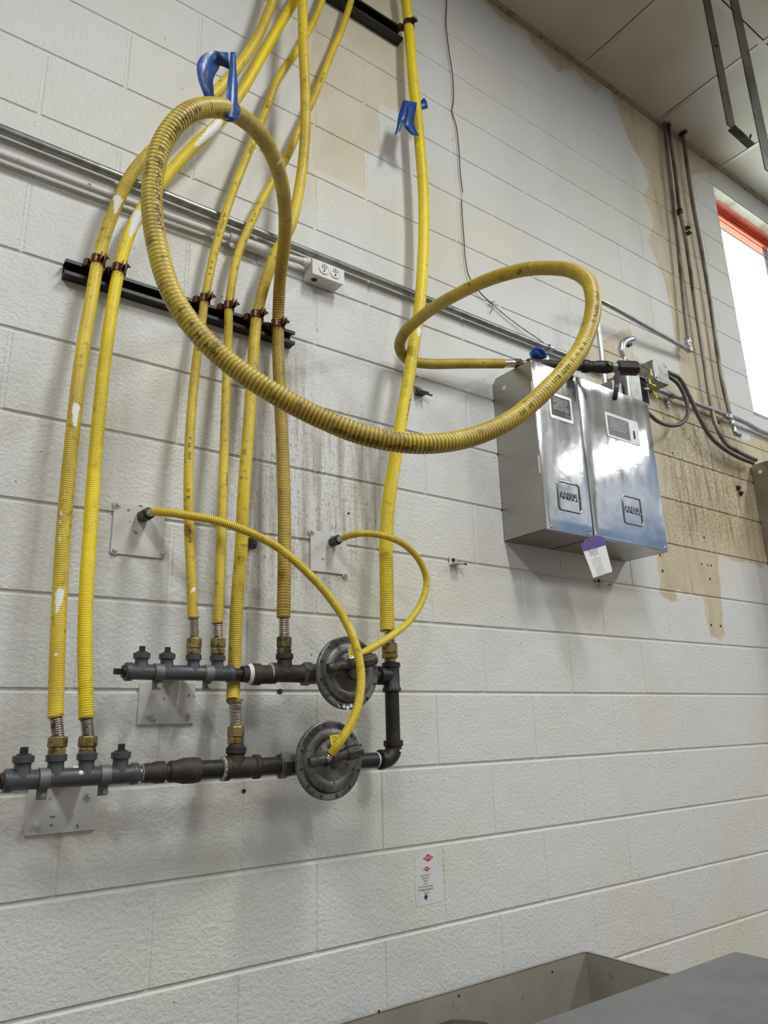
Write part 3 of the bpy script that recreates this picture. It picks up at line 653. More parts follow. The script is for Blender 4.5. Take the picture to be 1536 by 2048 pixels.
def stub_plate(label, cs, bolts, base, tip, R):
    t = thing('wall_plate', label, 'wall plate', (cs[0], 0, cs[2]))
    x0, x1, z0, z1 = cs
    MB().box((x0, -.005, z0), (x1, -.0005, z1)).build('plate', M['paintedsteel'], t, 0, .0008)
    for bx, by in bolts:
        b = MB(); bolt(b, xat(bx, by, 0), zat(bx, by, 0), -.005); b.build('bolt', M['paintedsteel'], t, 40)
    a = at(*base); b_ = at(*tip); d = (b_-a).normalized()
    MB().lathe(a, d, [(0, R*.9), (.006, R*1.25), ((b_-a).length*.62, R*1.25), ((b_-a).length*.62+.003, R*.8)], 6, True, .2).build('nut', M['blackiron'], t, 25, .0008)
    MB().lathe(a+d*(b_-a).length*.6, d, [(0, R*.72), ((b_-a).length*.42, R*.72)], 18).build('nipple', M['galv'], t, 40)
stub_plate('square white wall plate behind the left hoses with a black pipe nipple', (.261, .384, .310, .436), [(234,1010),(228,1101),(322,1107)], (284,1033,.004), (307,1023,.090), .0125)
stub_plate('narrower white wall plate left of the middle hose with a black pipe nipple', (.795, .914, .322, .437), [(622,1064),(689,1150)], (664,1084,.004), (686,1076,.077), .0115)

# ------------------------------------------------------------ pipe runs
def xs(px, py): return xat(px, py, DM)
def collar(mb, x0, x1, z, r, rc, c=.010):
    L = x1-x0
    mb.lathe((x0, -DM, z), (1, 0, 0), [(0, rc*.94), (.0015, rc), (c, rc), (c+.003, r), (L-c-.003, r), (L-c, rc), (L-.0015, rc), (L, rc*.94)], 28)
run = thing('gas_pipe', 'upper run of black iron fittings between grey manifold and upper regulator', 'pipe', (xs(545,1345), -DM, ZU))
zu2 = zat(580, 1347, DM)
MB().lathe((xs(462,1346), -DM, ZU), (1, 0, 0), [(0, .0125), (xs(500,1346)-xs(462,1346), .0125)], 20).build('nipple', M['blackiron'], run)
L = xs(545,1347)-xs(483,1347)
MB().lathe((xs(483,1347), -DM, ZU), (1, 0, 0), [(0, .018), (.009, .019), (.014, .0185), (.022, .0245), (.044, .0252), (.046, .022), (L*.80, .0215), (L, .0215)], 28).build('reducer', M['rustiron'], run, 50)
MB().lathe((xs(494,1347), -DM, ZU), (1, 0, 0), [(0, .0200), (.004, .0215), (.008, .0245)], 28, False).build('paint_ring', M['whitepaint'], run, 50).scale = (1, 1, 1)
b = MB(); collar(b, xs(540,1347), xs(618,1347), zu2, .0210, .0245, .014); b.build('tee_body', M['rustiron'], run, 50)
MB().lathe((xs(541,1347), -DM, zu2), (-1, 0, 0), [(0, .0238), (.0025, .023), (.004, .021)], 28).build('sealant_ring', M['sealant'], run, 50)
xr = xat(569, 1330, DM)
MB().lathe((xr, -DM, zu2+.004), (0, 0, 1), [(0, .020), (.022, .0175), (.028, .0175), (.030, .021), (.041, .021), (.043, .018)], 26).build('tee_outlet', M['rustiron'], run, 50)
b = MB(); b.lathe((xs(612,1347), -DM, zu2), (1, 0, 0), [(0, .0185), (.03, .0185)], 24); b.build('nipple', M['rustiron'], run)

CL, CU = at(661, 1520, .2), at(697, 1345, .19)
lo = thing('gas_pipe', 'lower run of thick black iron pipe and rusty fittings between grey manifold and lower regulator', 'pipe', (xs(450,1530), -DM, ZL))
MB().lathe((xs(272,1540), -DM, ZL), (1, 0, 0), [(0, .0125), (xs(300,1540)-xs(272,1540), .0125)], 20).build('nipple', M['galvdark'], lo)
L = xs(342,1540)-xs(284,1540)
MB().lathe((xs(284,1540), -DM, ZL), (1, 0, 0), [(0, .018), (.010, .0195), (.018, .0192), (.028, .0222), (.045, .0222), (.049, .0165), (L, .0165)], 28).build('reducer', M['rustiron'], lo, 50)
MB().lathe((xs(285,1540), -DM, ZL), (-1, 0, 0), [(0, .0178), (.002, .0178), (.003, .014)], 28).build('sealant_ring', M['sealant'], lo, 50)
L = xs(397,1538)-xs(337,1540)
MB().lathe((xs(337,1540), -DM, ZL), (1, 0, 0), [(0, .0195), (.003, .022), (.012, .022), (.016, .0225), (.032, .0265), (.055, .0268), (L, .0255)], 28).build('coupling', M['rustiron'], lo, 50)
MB().cyl((xs(390,1538), -DM, ZL), (xs(452,1535), -DM, ZL), .0195).build('pipe_length', M['blackiron'], lo)
b = MB(); collar(b, xs(445,1535), xs(518,1532), ZL, .0222, .0262, .013); b.build('tee_body', M['rustiron'], lo, 50)
MB().lathe((xs(447,1535), -DM, ZL), (-1, 0, 0), [(0, .0258), (.004, .0258), (.006, .022)], 28).build('sealant_ring', M['sealant'], lo, 50)
xr = xat(472, 1505, DM)
MB().lathe((xr, -DM, ZL+.004), (0, 0, 1), [(0, .022), (.024, .0185), (.027, .0225), (.039, .0225), (.041, .019), (.049, .015)], 26).build('tee_outlet', M['rustiron'], lo, 50)
MB().cyl((xs(514,1532), -DM, ZL), (xs(590,1528), -DM, ZL), .0192).build('pipe_length', M['blackiron'], lo)

ri = thing('gas_pipe', 'right-hand black iron riser with elbow joining both round regulators', 'pipe', (xs(785,1430), -DM, ZL))
xv = xat(785, 1430, DM)
R_ = .0185
b = MB(); b.cyl((CL.x+.05, -DM, ZL), (xv-.04, -DM, ZL), .0182); b.build('pipe_length', M['blackiron'], ri)
MB().lathe((xs(752,1515), -DM, ZL), (1, 0, 0), [(0, .0186), (.0015, .0190), (.003, .0186)], 26).build('chalk_ring', M['whitepaint'], ri, 50)
pts = [(xv-.042, -DM, ZL)] + [(xv-.030+.030*math.sin(a), -DM, ZL+.030-.030*math.cos(a)) for a in np.linspace(0, PI/2, 9)] + [(xv, -DM, ZL+.043)]
MB().sweep(pts, .0215, 26).lathe((xv-.046, -DM, ZL), (1, 0, 0), [(0, .022), (.002, .0245), (.011, .0245), (.013, .0215)], 26).lathe((xv, -DM, ZL+.030), (0, 0, 1), [(0, .0215), (.002, .0255), (.014, .0255), (.016, .022)], 26).build('elbow', M['blackiron'], ri, 50)
MB().cyl((xv, -DM, ZL+.04), (xv, -DM, zu2-.03), .0185).build('pipe_length', M['blackiron'], ri)
MB().lathe((xv, -DM, zu2-.042), (0, 0, 1), [(0, .022), (.002, .0245), (.011, .0245), (.014, .0215), (.062, .0215), (.064, .0245), (.074, .0245), (.076, .022)], 28).lathe((xv, -DM, zu2), (-1, 0, 0), [(0, .0205), (.028, .0205), (.030, .024), (.042, .024)], 26).build('tee_body', M['blackiron'], ri, 50)
MB().cyl((CU.x+.04, -DM, zu2), (xv-.035, -DM, zu2), .017).build('nipple', M['blackiron'], ri)
b = MB()
b.lathe((xv+.005, -DM-.0228, ZL+.020), (0, -1, 0), [(0, .0032), (.001, .0028)], 12); b.build('paint_fleck', M['whitepaint'], ri, 0)

# ------------------------------------------------------------ regulators
def regulator(label, c, zc, R, tw_a, tw_b, hx, grp=None, chip=False):
    x, y = c.x, c.y; z = c.z
    t = thing('gas_regulator', label, 'regulator', (x, -DM, z))
    yf = -y                                                       # front rim distance from the wall
    b = MB()
    b.lathe((x, -DM+.035, z), (0, -1, 0), [(0, .022), (.012, .034), (.028, .040), (.045, .052), (yf-DM+.012, R*.80), (yf-DM+.022, R*.97)], 40)
    b.lathe((x-.062, -DM, zc), (1, 0, 0), [(0, .024), (.03, .024), (.10, .024), (.125, .022)], 28)
    b.build('body', M['castal'], t, 50)
    MB().lathe((x-.092, -DM, zc), (1, 0, 0), [(0, hx*.92), (.003, hx), (.020, hx), (.024, hx*.9), (.034, hx*.85)], 6, True, .25).build('hex_union', M['castal'], t, 25, .001)
    MB().lathe((x-.094, -DM, zc), (1, 0, 0), [(0, hx*.7), (.003, hx*.78)], 26).build('union_seal', M['brass_dark'], t, 50)
    MB().lathe((x, y+.013, z), (0, -1, 0), [(0, R*.96), (.002, R), (.006, R), (.0075, R*.985), (.0085, R), (.0125, R), (.014, R*.975), (.0142, R*.86), (.013, R*.83), (.020, R*.79), (.024, R*.70), (.0245, R*.60), (.022, R*.53), (.024, R*.45), (.030, R*.33), (.032, R*.22), (.040, R*.19), (.042, R*.12)], 64).build('diaphragm_cover', M['castal'], t, 30)
    for k in range(12):
        a = 2*PI*k/12+.2
        MB().lathe((x+R*.915*math.cos(a), y-.0005, z+R*.915*math.sin(a)), (0, -1, 0), [(0, .0040), (.0035, .0038), (.0042, .0028)], 6).build('screw', M['darkal'], t, 30)
    A, B_ = at(*tw_a), at(*tw_b); d = (B_-A).normalized(); L = (B_-A).length
    b = MB()
    b.lathe(A, d, [(0, .006), (.002, .0112), (.010, .0128), (.020, .0125), (.022, .0108), (L*.42, .0108), (L*.44, .0135), (L*.47, .0135), (L*.48, .0122), (L*.70, .0122), (L*.71, .0150), (L*.90, .0150), (L*.93, .0140), (L, .0135)], 26)
    for k in range(10):
        a = 2*PI*k/10
        r = Vector((0, -1, 0)); e1 = (r-d*r.dot(d)).normalized(); e2 = d.cross(e1)
        b.obox(A+d*(L*.82)+(e1*math.cos(a)+e2*math.sin(a))*.0152, d*(L*.09), (e1*math.cos(a)+e2*math.sin(a))*.0014, (-e1*math.sin(a)+e2*math.cos(a))*.0018)
    mid = A+d*L*.55; b.lathe((mid.x, y-.020, mid.z), (0, -1, 0), [(0, .016), (abs(mid.y-y)-.020, .0125)], 20)
    b.build('spring_tower', M['darkal'], t, 40)
    b = MB(); e = d
    for s in (-1, 0, 1): b.obox(B_+Vector((0, 0, s*.0058))+d*.0006, d*.0012, (0, -.0075 if s else -.010, 0), (0, 0, .0015))
    b.build('slotted_cap', M['galvdark'], t, 0)
    # yellow stamped plate
    px = Vector((x+R*.02, y-.0245, z+R*.52))
    pl = MB().obox((px.x, y-.0262, px.z), (.018, 0, .002), (0, .0008, 0), (-.002, 0, .0105)).build('label_plate', M['yellowlabel'], t, 0)
    tx = MB()
    for i, s in enumerate(('CSA  GAS', 'REG 325')): flat_text(tx, s, .007, (px.x, y-.0273, px.z+.005-.008*i), (1, 0, .1), (0, 0, 1))
    sub(tx.build('stamped_lettering', M['ink'], None, 0), pl)
    if chip:
        q = MB()
        for k, (a, r_) in enumerate(((-1.75, .93), (-1.62, .95), (-1.9, .94), (-1.5, .9))): q.lathe((x+R*r_*math.cos(a), y-.0008, z+R*r_*math.sin(a)), (0, -1, 0), [(0, .005), (.001, .004)], 9)
        q.build('paint_fleck', M['whitepaint'], t, 0)
    return t
rl = regulator('lower round cast gas regulator with a yellow plate', CL, ZL, .0870, (617,1526,.236), (722,1500,.245), .031)
ru = regulator('upper round cast gas regulator with chipped white paint on its rim', CU, zu2, .0870, (655,1337,.215), (750,1318,.225), .029, chip=True)
for t_, (P_e, T_e), r, dst in ((t8, (P8[-1], T8[-1]), .0085, .03), (t9, (P9[-1], T9[-1]), .0075, .045)):
    p = Vector(P_e); d = Vector(T_e).normalized()
    if t_ is t9: d = (at(672, 1330, .215)-p).normalized(); dst = (at(672,1330,.215)-p).length
    MB().lathe(p-d*.002, d, [(dst*k/30, r*(.93+.10*math.cos(2*PI*k/30*7))) for k in range(31)], 16).build('corrugated_end', M['steelcorr'], t_, 60)
    MB().hexn(p+d*dst*.55, p+d*dst, r*1.35).build('nut', M['blackiron'], t_, 25, .0006)

# ------------------------------------------------------------ steel enclosures
Z0, Z1, X0, XM, X1, DD = .500, 1.098, 1.553, 1.787, 2.208, .190
def enclosure(label, xa, xb, corner=True):
    t = thing('steel_enclosure', label, 'enclosure', ((xa+xb)/2, 0, Z0))
    c = .018
    b = MB()
    side = [(0.0, Z0), (DD-.004, Z0), (DD-.004, Z1), (c, Z1), (0.0, Z1-c)]
    for xx in (xa, xb-.0015): b.prism(side, (0, -1, 0), (0, 0, 1), (xx, -.0006, 0), (.0015, 0, 0))
    b.box((xa, -DD+.004, Z0), (xb, -.0006, Z0+.0015)); b.box((xa, -DD+.004, Z1-.0015), (xb, -c, Z1)); b.box((xa, -.002, Z0), (xb, -.0006, Z1-c))
    b.build('shell', M['ansul_side'], t, 0)
    # the cover with turned edges, slightly bowed
    nx, nz = 10, 14; vs = []; fs = []
    for j in range(nz+1):
        for i in range(nx+1):
            u, v = i/nx, j/nz
            bow = .0022*math.sin(PI*u)*math.sin(PI*v)
            vs.append((xa+.001+(xb-xa-.002)*u, -DD-bow, Z0-.001+(Z1-Z0+.002)*v))
    for j in range(nz):
        for i in range(nx): a = j*(nx+1)+i; fs.append((a, a+1, a+nx+2, a+nx+1))
    m = MB().add(vs, fs); o = m.build('cover', M['ansul'], t, 60)
    so = o.modifiers.new('s', 'SOLIDIFY'); so.thickness = .006; so.offset = -1
    bv = o.modifiers.new('b', 'BEVEL'); bv.width = .0015; bv.segments = 3; bv.limit_method = 'ANGLE'; bv.angle_limit = 1.0
    return t, o
eL, cL = enclosure('narrow left stainless box mounted on the wall with a black label', X0, XM-.002)
eR, cR = enclosure('wide right stainless box mounted on the wall with a grey label', XM+.002, X1)
# hanging hole in the left side, slot and screws
MB().lathe((X0-.0006, -.055, Z1-.050), (1, 0, 0), [(0, .009), (.0004, .009)], 20).build('mounting_hole', M['card'], eL, 0)
MB().box((X0-.0006, -DD+.010, .69), (X0+.0005, -DD+.002, .75)).box((X0-.0006, -DD+.010, .98), (X0+.0005, -DD+.003, 1.02)).build('latch_slot', M['card'], eL, 0)
YF = -DD-.0010
def screw(par, px, py, r=.0045):
    p = at(px, py, DD); MB().lathe((p.x, -DD+.001, p.z), (0, -1, 0), [(0, r), (.002, r), (.0035, r*.6)], 14).build('screw', M['galvdark'], par, 40)
screw(eL, 1103, 1053, .006); screw(eL, 1177, 1062, .004); screw(eL, 1078, 727, .004); screw(eR, 1204, 1068, .0035); screw(eR, 1331, 1096, .007); screw(eR, 1294, 811, .0035)
MB().lathe((xat(1180,1068,DD), YF+.001, zat(1180,1068,DD)), (0, -1, 0), [(0, .0042), (.003, .0035)], 12).build('screw', M['galv'], eL, 40)
MB().box((XM+.012, -DD-.004, Z0+.004), (X1-.015, -DD+.001, Z0+.013)).build('bottom_rib', M['ansul'], eR, 0, .0015)
def rect_round(x0, x1, z0, z1, r, n=5):
    P = []
    for cx, cz, a0 in ((x1-r, z1-r, 0), (x0+r, z1-r, 90), (x0+r, z0+r, 180), (x1-r, z0+r, 270)):
        for k in range(n+1): a = math.radians(a0+90*k/n); P.append((cx+r*math.cos(a), cz+r*math.sin(a)))
    return P
def plate(par, x0, x1, z0, z1, name, mt, y, thick=.002, r=.006):
    return MB().prism(rect_round(x0, x1, z0, z1, r), (1, 0, 0), (0, 0, 1), (0, y, 0), (0, -thick, 0)).build(name, mt, par, 30, .0005)
def frame(par, x0, x1, z0, z1, name, mt, y, w_=.006, r=.010):
    P = [Vector((a, y, b)) for a, b in rect_round(x0, x1, z0, z1, r)]; P.append(P[0]); P.append(P[1])
    return MB().sweep(P, w_/2, 8, False).build(name, mt, par, 60)
frame(eL, 1.624, 1.732, .576, .675, 'embossed_frame', M['ansul'], YF-.0015)
frame(eR, 1.966, 2.070, .578, .680, 'embossed_frame', M['ansul'], YF-.0015)
b = MB(); flat_text(b, 'ANSUL', .034, (1.678, YF-.0012, .626), (1, 0, 0), (0, 0, 1), .86, (0, -1, 0), .0035); b.build('embossed_lettering', M['ansul'], eL, 0)
b = MB(); flat_text(b, 'ANSUL', .034, (2.018, YF-.0018, .630), (1, 0, 0), (0, 0, 1), .86, (0, -1, 0), .0035); b.build('embossed_lettering', M['ansul'], eR, 0)
def label_lines(par, x0, x1, z0, z1, y, rows, sz, mt, words):
    b = MB()
    for i in range(rows):
        z = z1-(z1-z0)*(i+.5)/rows
        flat_text(b, words[i % len(words)], sz, ((x0+x1)/2, y, z), (1, 0, 0), (0, 0, 1))
    return b.build('label_print', mt, par, 0)
pl = plate(eL, 1.622, 1.740, .900, .998, 'label_plate', M['plate_silver'], YF)
lp = plate(eL, 1.630, 1.729, .912, .988, 'label_panel', M['plate_black'], YF-.002, .0004, .002)
label_lines(eL, 1.64, 1.72, .935, .980, YF-.0027, 5, .0085, M['card'], ['WARNING SYSTEM', 'RESTAURANT FIRE', 'SUPPRESSION', 'INSPECT  MONTHLY', 'SEE OWNERS GUIDE'])
b = MB(); b.lathe((1.703, YF-.0024, .924), (0, -1, 0), [(0, .006), (.0004, .006)], 16); b.lathe((1.719, YF-.0024, .922), (0, -1, 0), [(0, .006), (.0004, .006)], 16); b.build('label_seal', M['print'], eL, 0)
pr_ = plate(eR, 1.922, 2.116, .897, .994, 'label_plate', M['plate_silver'], YF-.0008)
plate(eR, 1.932, 2.058, .906, .982, 'label_panel', M['plate_grey'], YF-.0028, .0004, .002)
label_lines(eR, 1.94, 2.05, .928, .977, YF-.0035, 5, .0085, M['card'], ['WHEN INSTALLED BELOW', 'MANUAL OPERATION', 'MAINTENANCE MUST BE', 'DONE EVERY SIX MONTHS', 'CALL DISTRIBUTOR'])
MB().prism(rect_round(2.079, 2.091, .918, .952, .005), (1, 0, 0), (0, 0, 1), (0, YF-.0028, 0), (0, -.0005, 0)).build('pull_slot', M['black'], eR, 0)

# inspection tag on a string
tg = thing('inspection_tag', 'white card tag with a purple head hanging under the stainless boxes', 'tag', at(1190, 1072, .2))
def q(px, py, d=.205): return at(px, py, d)
A, B_, Cc, Dd = q(1162,1090), q(1208,1078), q(1225,1143), q(1187,1156)
def quad(a, b, c, d, name, mt, th=.0006):
    n = (b-a).cross(d-a).normalized()*th
    return MB().add([a, b, c, d, a+n, b+n, c+n, d+n], [(0,1,2,3),(7,6,5,4),(0,4,5,1),(1,5,6,2),(2,6,7,3),(3,7,4,0)]).build(name, mt, tg, 0)
quad(A, B_, Cc, Dd, 'card', M['card'])
e0, e1, e2, e3 = q(1162,1090,.2056), q(1168,1080,.2056), q(1202,1071,.2056), q(1208,1078,.2056)
MB().add([A, q(1170,1079), q(1200,1071), B_, q(1211,1090), q(1165,1103)], [(0,1,2,3,4,5)]).build('purple_head', M['purple'], tg, 0).modifiers.new('s', 'SOLIDIFY').thickness = .0016
uu = (B_-A).normalized(); vv = (Dd-A).normalized(); b = MB()
for i, (s, sz) in enumerate((('FIRE SYSTEM', .0105), ('INSPECTION', .008), ('SERVICE TAG', .008), ('12', .008), ('JAN  FEB  MAR  APR', .0055), ('MAY  JUN  JUL  AUG', .0055), ('SEP  OCT  NOV  DEC', .0055), ('2021  2022  2023', .0055), ('TYPE OF SERVICE', .006), ('RECHARGE  TEST', .006), ('SERVICED BY  LIC', .0055), ('DO NOT REMOVE', .008))):
    flat_text(b, s, sz, A+uu*.047+vv*(.024+.0082*i)+Vector((0, -.0022, 0)), uu, -vv)
b.build('tag_print', M['print'], tg, 0)
MB().lathe(q(1183,1080,.2075), (0, -1, 0), [(0, .0035), (.0006, .0035)], 14).sweep([q(1183,1080,.2078), q(1181,1074,.206), at(1180,1068,DD+.004)], .0008, 6).build('eyelet', M['brass'], tg, 0)

# ------------------------------------------------------------ valve assembly lying on the steel box
e = pe + te*.050
va, vb = at(1034, 726, .108), at(1276, 737, .322)
va = e
dv = (vb-va).normalized(); Lv = (vb-va).length
vt = thing('gas_valve', 'black gas valve and pipe fittings resting on top of the stainless boxes', 'valve', va)
def vseg(f0, f1, prof, n, name, mt, rot=.2, ang=30):
    a = va+dv*Lv*f0; L = Lv*(f1-f0)
    MB().lathe(a, dv, [(L*s, r) for s, r in prof], n, True, rot).build(name, mt, vt, ang, .0006 if n < 12 else 0)
vseg(0, .06, [(0, .014), (.1, .0185), (.9, .0185), (1, .015)], 6, 'nut', M['brass_dark'])
vseg(.05, .12, [(0, .012), (1, .012)], 18, 'brass_nipple', M['brass'])
vseg(.10, .30, [(0, .018), (.1, .0205), (.3, .0205), (.34, .0175), (.8, .0175), (.85, .0195), (1, .0195)], 24, 'coupling', M['rustiron'], ang=50)
vseg(.28, .56, [(0, .0165), (1, .0165)], 24, 'pipe_length', M['blackiron'])
vseg(.54, .66, [(0, .020), (.1, .0235), (.4, .0235), (.5, .020), (.9, .020), (1, .0225)], 24, 'elbow', M['blackiron'], ang=50)
vseg(.65, .78, [(0, .019), (.1, .0225), (.8, .0225), (1, .019)], 24, 'union', M['blackiron'], ang=50)
vseg(.77, .83, [(0, .019), (1, .019)], 8, 'grey_nut', M['galvdark'])
vseg(.82, 1.0, [(0, .020), (.08, .0265), (.92, .0265), (1, .022)], 8, 'valve_body', mat('black_plastic_body', (.018, .012, .010), .35, 0, (40, .5, .8, (.03, .02, .018))), .39)
pb = va+dv*Lv*.715
MB().lathe(pb+Vector((0, -.015, 0)), (0, -1, .1), [(0, .012), (.012, .011), (.015, .008)], 8).build('side_plug', M['blackiron'], vt, 30)
h0 = at(1235, 742, .315); h1 = at(1233, 775, .32); h2 = at(1229, 798, .305); h3 = at(1226, 800, .285)
Hh = [h0, (h0+h1)/2, h1, h2, h3]
pts, _ = catmull(Hh, .004)
b = MB(); 
for i in range(len(pts)-1):
    c = Vector((pts[i]+pts[i+1])/2); dd_ = Vector(pts[i+1]-pts[i]); n_ = dd_.cross(Vector((1, .1, 0))).normalized()
    b.obox(c, (.0085, -.002, 0), n_*.0018, dd_*.6)
b.build('lever', mat('black_vinyl_lever', (.010, .010, .010), .3, 0, (40, .5, .8, (.015, .015, .015))), vt, 60)
# second, grey handle above the valve: the pull elbow on the conduit behind
sb = thing('corner_pulley', 'small grey metal corner pulley sticking up behind the black valve', 'pulley', at(1246, 712, .20))
pp, _ = catmull([at(1246,712,.20), at(1243,700,.20), at(1245,688,.20), at(1254,681,.205), at(1266,678,.21)], .003)
MB().sweep(pp, [.0095+.006*math.sin(PI*i/(len(pp)-1)) for i in range(len(pp))], 14).build('housing', M['galv'], sb, 60)
MB().lathe((at(1248,712,.17).x, -.17, Z1+.0005), (0, 0, 1), [(0, .0045), (at(1248,712,.17).z-Z1, .0045)], 12).build('stem', M['galv'], sb, 40)
dr_ = (at(1270,677,.182)-at(1264,679,.179)).normalized()
MB().lathe(at(1264,679,.179), dr_, [(0, .009), (.012, .009)], 16).build('mouth', M['black'], sb, 40)
MB().cyl(at(1256,692,.185), at(1262,689,.175), .006).build('screw_boss', M['black'], sb, 40)

# ------------------------------------------------------------ blue tape
def ribbon(mb, line, wdir, th=.0006):
    """line: list of (point, half width); wdir a list of width directions"""
    n = len(line); vs = []; fs = []
    for (p, hw), wd in zip(line, wdir):
        p = Vector(p); wd = Vector(wd).normalized(); vs += [p-wd*hw, p+wd*hw]
    for i in range(n-1): fs.append((2*i, 2*i+1, 2*i+3, 2*i+2))
    mb.add(vs, fs)
def tape_obj(mb, name, par):
    o = mb.build(name, M['bluetape'], par, 60); s = o.modifiers.new('s', 'SOLIDIFY'); s.thickness = .0008; s.offset = 0
    return o
tp = thing('blue_tape', 'blue tape tied in a twisted loop on top of the long looping hose', 'tape', at(457, 225, .68))
v = (P6-np.array(CAM))@np.array(RM).T; qx = 768+F*v[:, 0]/v[:, 2]; qy = 1024+F*v[:, 1]/v[:, 2]
k0 = int(np.argmin((qx-458)**2+(qy-222)**2)); pk, tk = Vector(P6[k0]), Vector(T6[k0])
MB().lathe(pk-tk*.011, tk, [(0, .0176), (.001, .0188), (.010, .0196), (.021, .0188), (.022, .0176)], 28, False).build('wrap', M['bluetape'], tp, 60)
D6 = -pk.y+.002
def rib_px(cols):
    """cols: (px1,py1,px2,py2,d) successive edges of the strip"""
    mb = MB(); vs = []; fs = []
    for a in cols: vs += [at(a[0], a[1], a[4]), at(a[2], a[3], a[5] if len(a) > 5 else a[4])]
    for i in range(len(cols)-1): fs.append((2*i, 2*i+1, 2*i+3, 2*i+2))
    return mb.add(vs, fs)
def smooth_strip(cols, n=5):
    arr = np.array([list(c)+([c[4]] if len(c) < 6 else []) for c in cols], float); out = []
    for i in range(len(arr)-1):
        p0, p1, p2, p3 = arr[max(i-1, 0)], arr[i], arr[i+1], arr[min(i+2, len(arr)-1)]
        for t in np.linspace(0, 1, n, endpoint=False):
            out.append(.5*((2*p1)+(-p0+p2)*t+(2*p0-5*p1+4*p2-p3)*t*t+(-p0+3*p1-3*p2+p3)*t**3))
    out.append(arr[-1]); return [tuple(o) for o in out]
tape_obj(rib_px(smooth_strip([(449,236,474,238,D6+.018),(452,205,475,208,D6+.02),(454,170,475,172,D6+.018),(458,140,473,140,D6+.012),(461,104,471,104,D6)])), 'tail', tp)
tape_obj(rib_px(smooth_strip([(459,139,457,105,D6-.004,D6+.004),(448,134,440,103,D6-.008,D6+.008),(440,132,425,102,D6-.012,D6+.010),(436,140,405,110,D6-.012,D6+.014),(430,150,394,130,D6-.006,D6+.018),(426,162,397,160,D6,D6+.016),(427,178,405,182,D6+.004,D6+.014),(428,196,410,196,D6+.006,D6+.01)])), 'loop', tp)
tp2 = thing('blue_tape', 'blue tape bow with two pointed tails on the widest upright hose', 'tape', at(820, 200, .10))
DT = .105
tape_obj(rib_px(smooth_strip([(806,200,834,205,DT,DT+.004),(803,210,826,222,DT+.004,DT+.008),(796,235,818,236,DT+.004,DT+.012),(794,250,808,246,DT,DT+.008),(789,272,800,262,DT-.004,DT+.002)])), 'tail', tp2)
tape_obj(rib_px(smooth_strip([(815,212,834,206,DT+.010,DT+.006),(812,235,830,230,DT+.012,DT+.010),(808,252,828,248,DT+.006,DT+.010),(824,270,838,272,DT+.002,DT+.004)])), 'tail', tp2)
tape_obj(rib_px(smooth_strip([(841,203,843,220,DT-.01),(848,196,850,218,DT-.006),(854,204,856,216,DT)])), 'tail', tp2)
tp3 = thing('blue_tape', 'crumpled blue tape ball on the brass fitting at the top left of the stainless boxes', 'tape', at(1077, 705, .13))
bmm = bmesh.new(); bmesh.ops.create_icosphere(bmm, subdivisions=4, radius=.028)
from mathutils import noise as mn
for vv_ in bmm.verts:
    k = 1+.30*mn.noise(vv_.co*55)+.16*abs(mn.noise(vv_.co*130)); vv_.co *= k; vv_.co.z *= .78
bt = bpy.data.meshes.new('crumple'); bmm.to_mesh(bt); bmm.free()
pc = at(1077, 708, .135); bt.transform(Matrix.Translation(pc))
link_mesh('crumple', bt, M['bluetape'], tp3, 60)

# ------------------------------------------------------------ conduits
def conduit(label, pts, r, m, name='conduit', smooth=True, parts=None, group=None):
    t = thing(name, label, 'conduit', pts[0], group)
    if smooth and len(pts) > 2: Q, _ = catmull(pts, .01)
    else: Q = pts
    MB().sweep(Q, r, 16).build('tube', m, t, 60)
    return t
def coupling(t, a, b, r, m, name='coupling'):
    MB().lathe(a, Vector(b)-Vector(a), [(0, r*.9), (.002, r), ((Vector(b)-Vector(a)).length-.002, r), ((Vector(b)-Vector(a)).length, r*.9)], 18).build(name, m, t, 40)
zc1 = 1.322
c1 = conduit('long bare metal conduit running across the whole wall behind the hoses', [(-1.5, -.022, zc1+.004), (.4, -.022, 1.316), (1.2, -.022, 1.313), (1.95, -.022, 1.309), (2.22, -.030, 1.312)], .0118, M['galvdark'])
ps = at(1098, 688, .02)
b = MB().lathe((ps.x-.010, -.022, 1.311), (1, 0, 0), [(0, .0122), (0, .0140), (.020, .0140), (.020, .0122)], 20, False); b.box((ps.x-.010, -.004, 1.295), (ps.x+.010, -.001, 1.270)); b.lathe((ps.x, -.004, 1.281), (0, -1, 0), [(0, .006), (.004, .005)], 6)
b.build('strap', M['galv'], c1, 40)
zc2 = 1.262
c2 = conduit('white painted conduit below the bare one, ending at the white outlet box', [(-1.5, -.022, 1.248), (.3, -.022, 1.252), (.60, -.022, 1.262), (.79, -.03, 1.270)], .0105, M['paintedsteel'])
pa = at(458, 477, .022); pb2 = at(535, 505, .022); pb2.z = zc2-.001; pa.z = 1.256
coupling(c2, pa, pb2, .0165, M['paintedsteel'])
MB().lathe((pa.x+.01, -.022, 1.236), (0, -1, 0), [(0, .010), (.004, .009), (.006, .005)], 16).build('strap_screw', M['paintedsteel'], c2, 40)
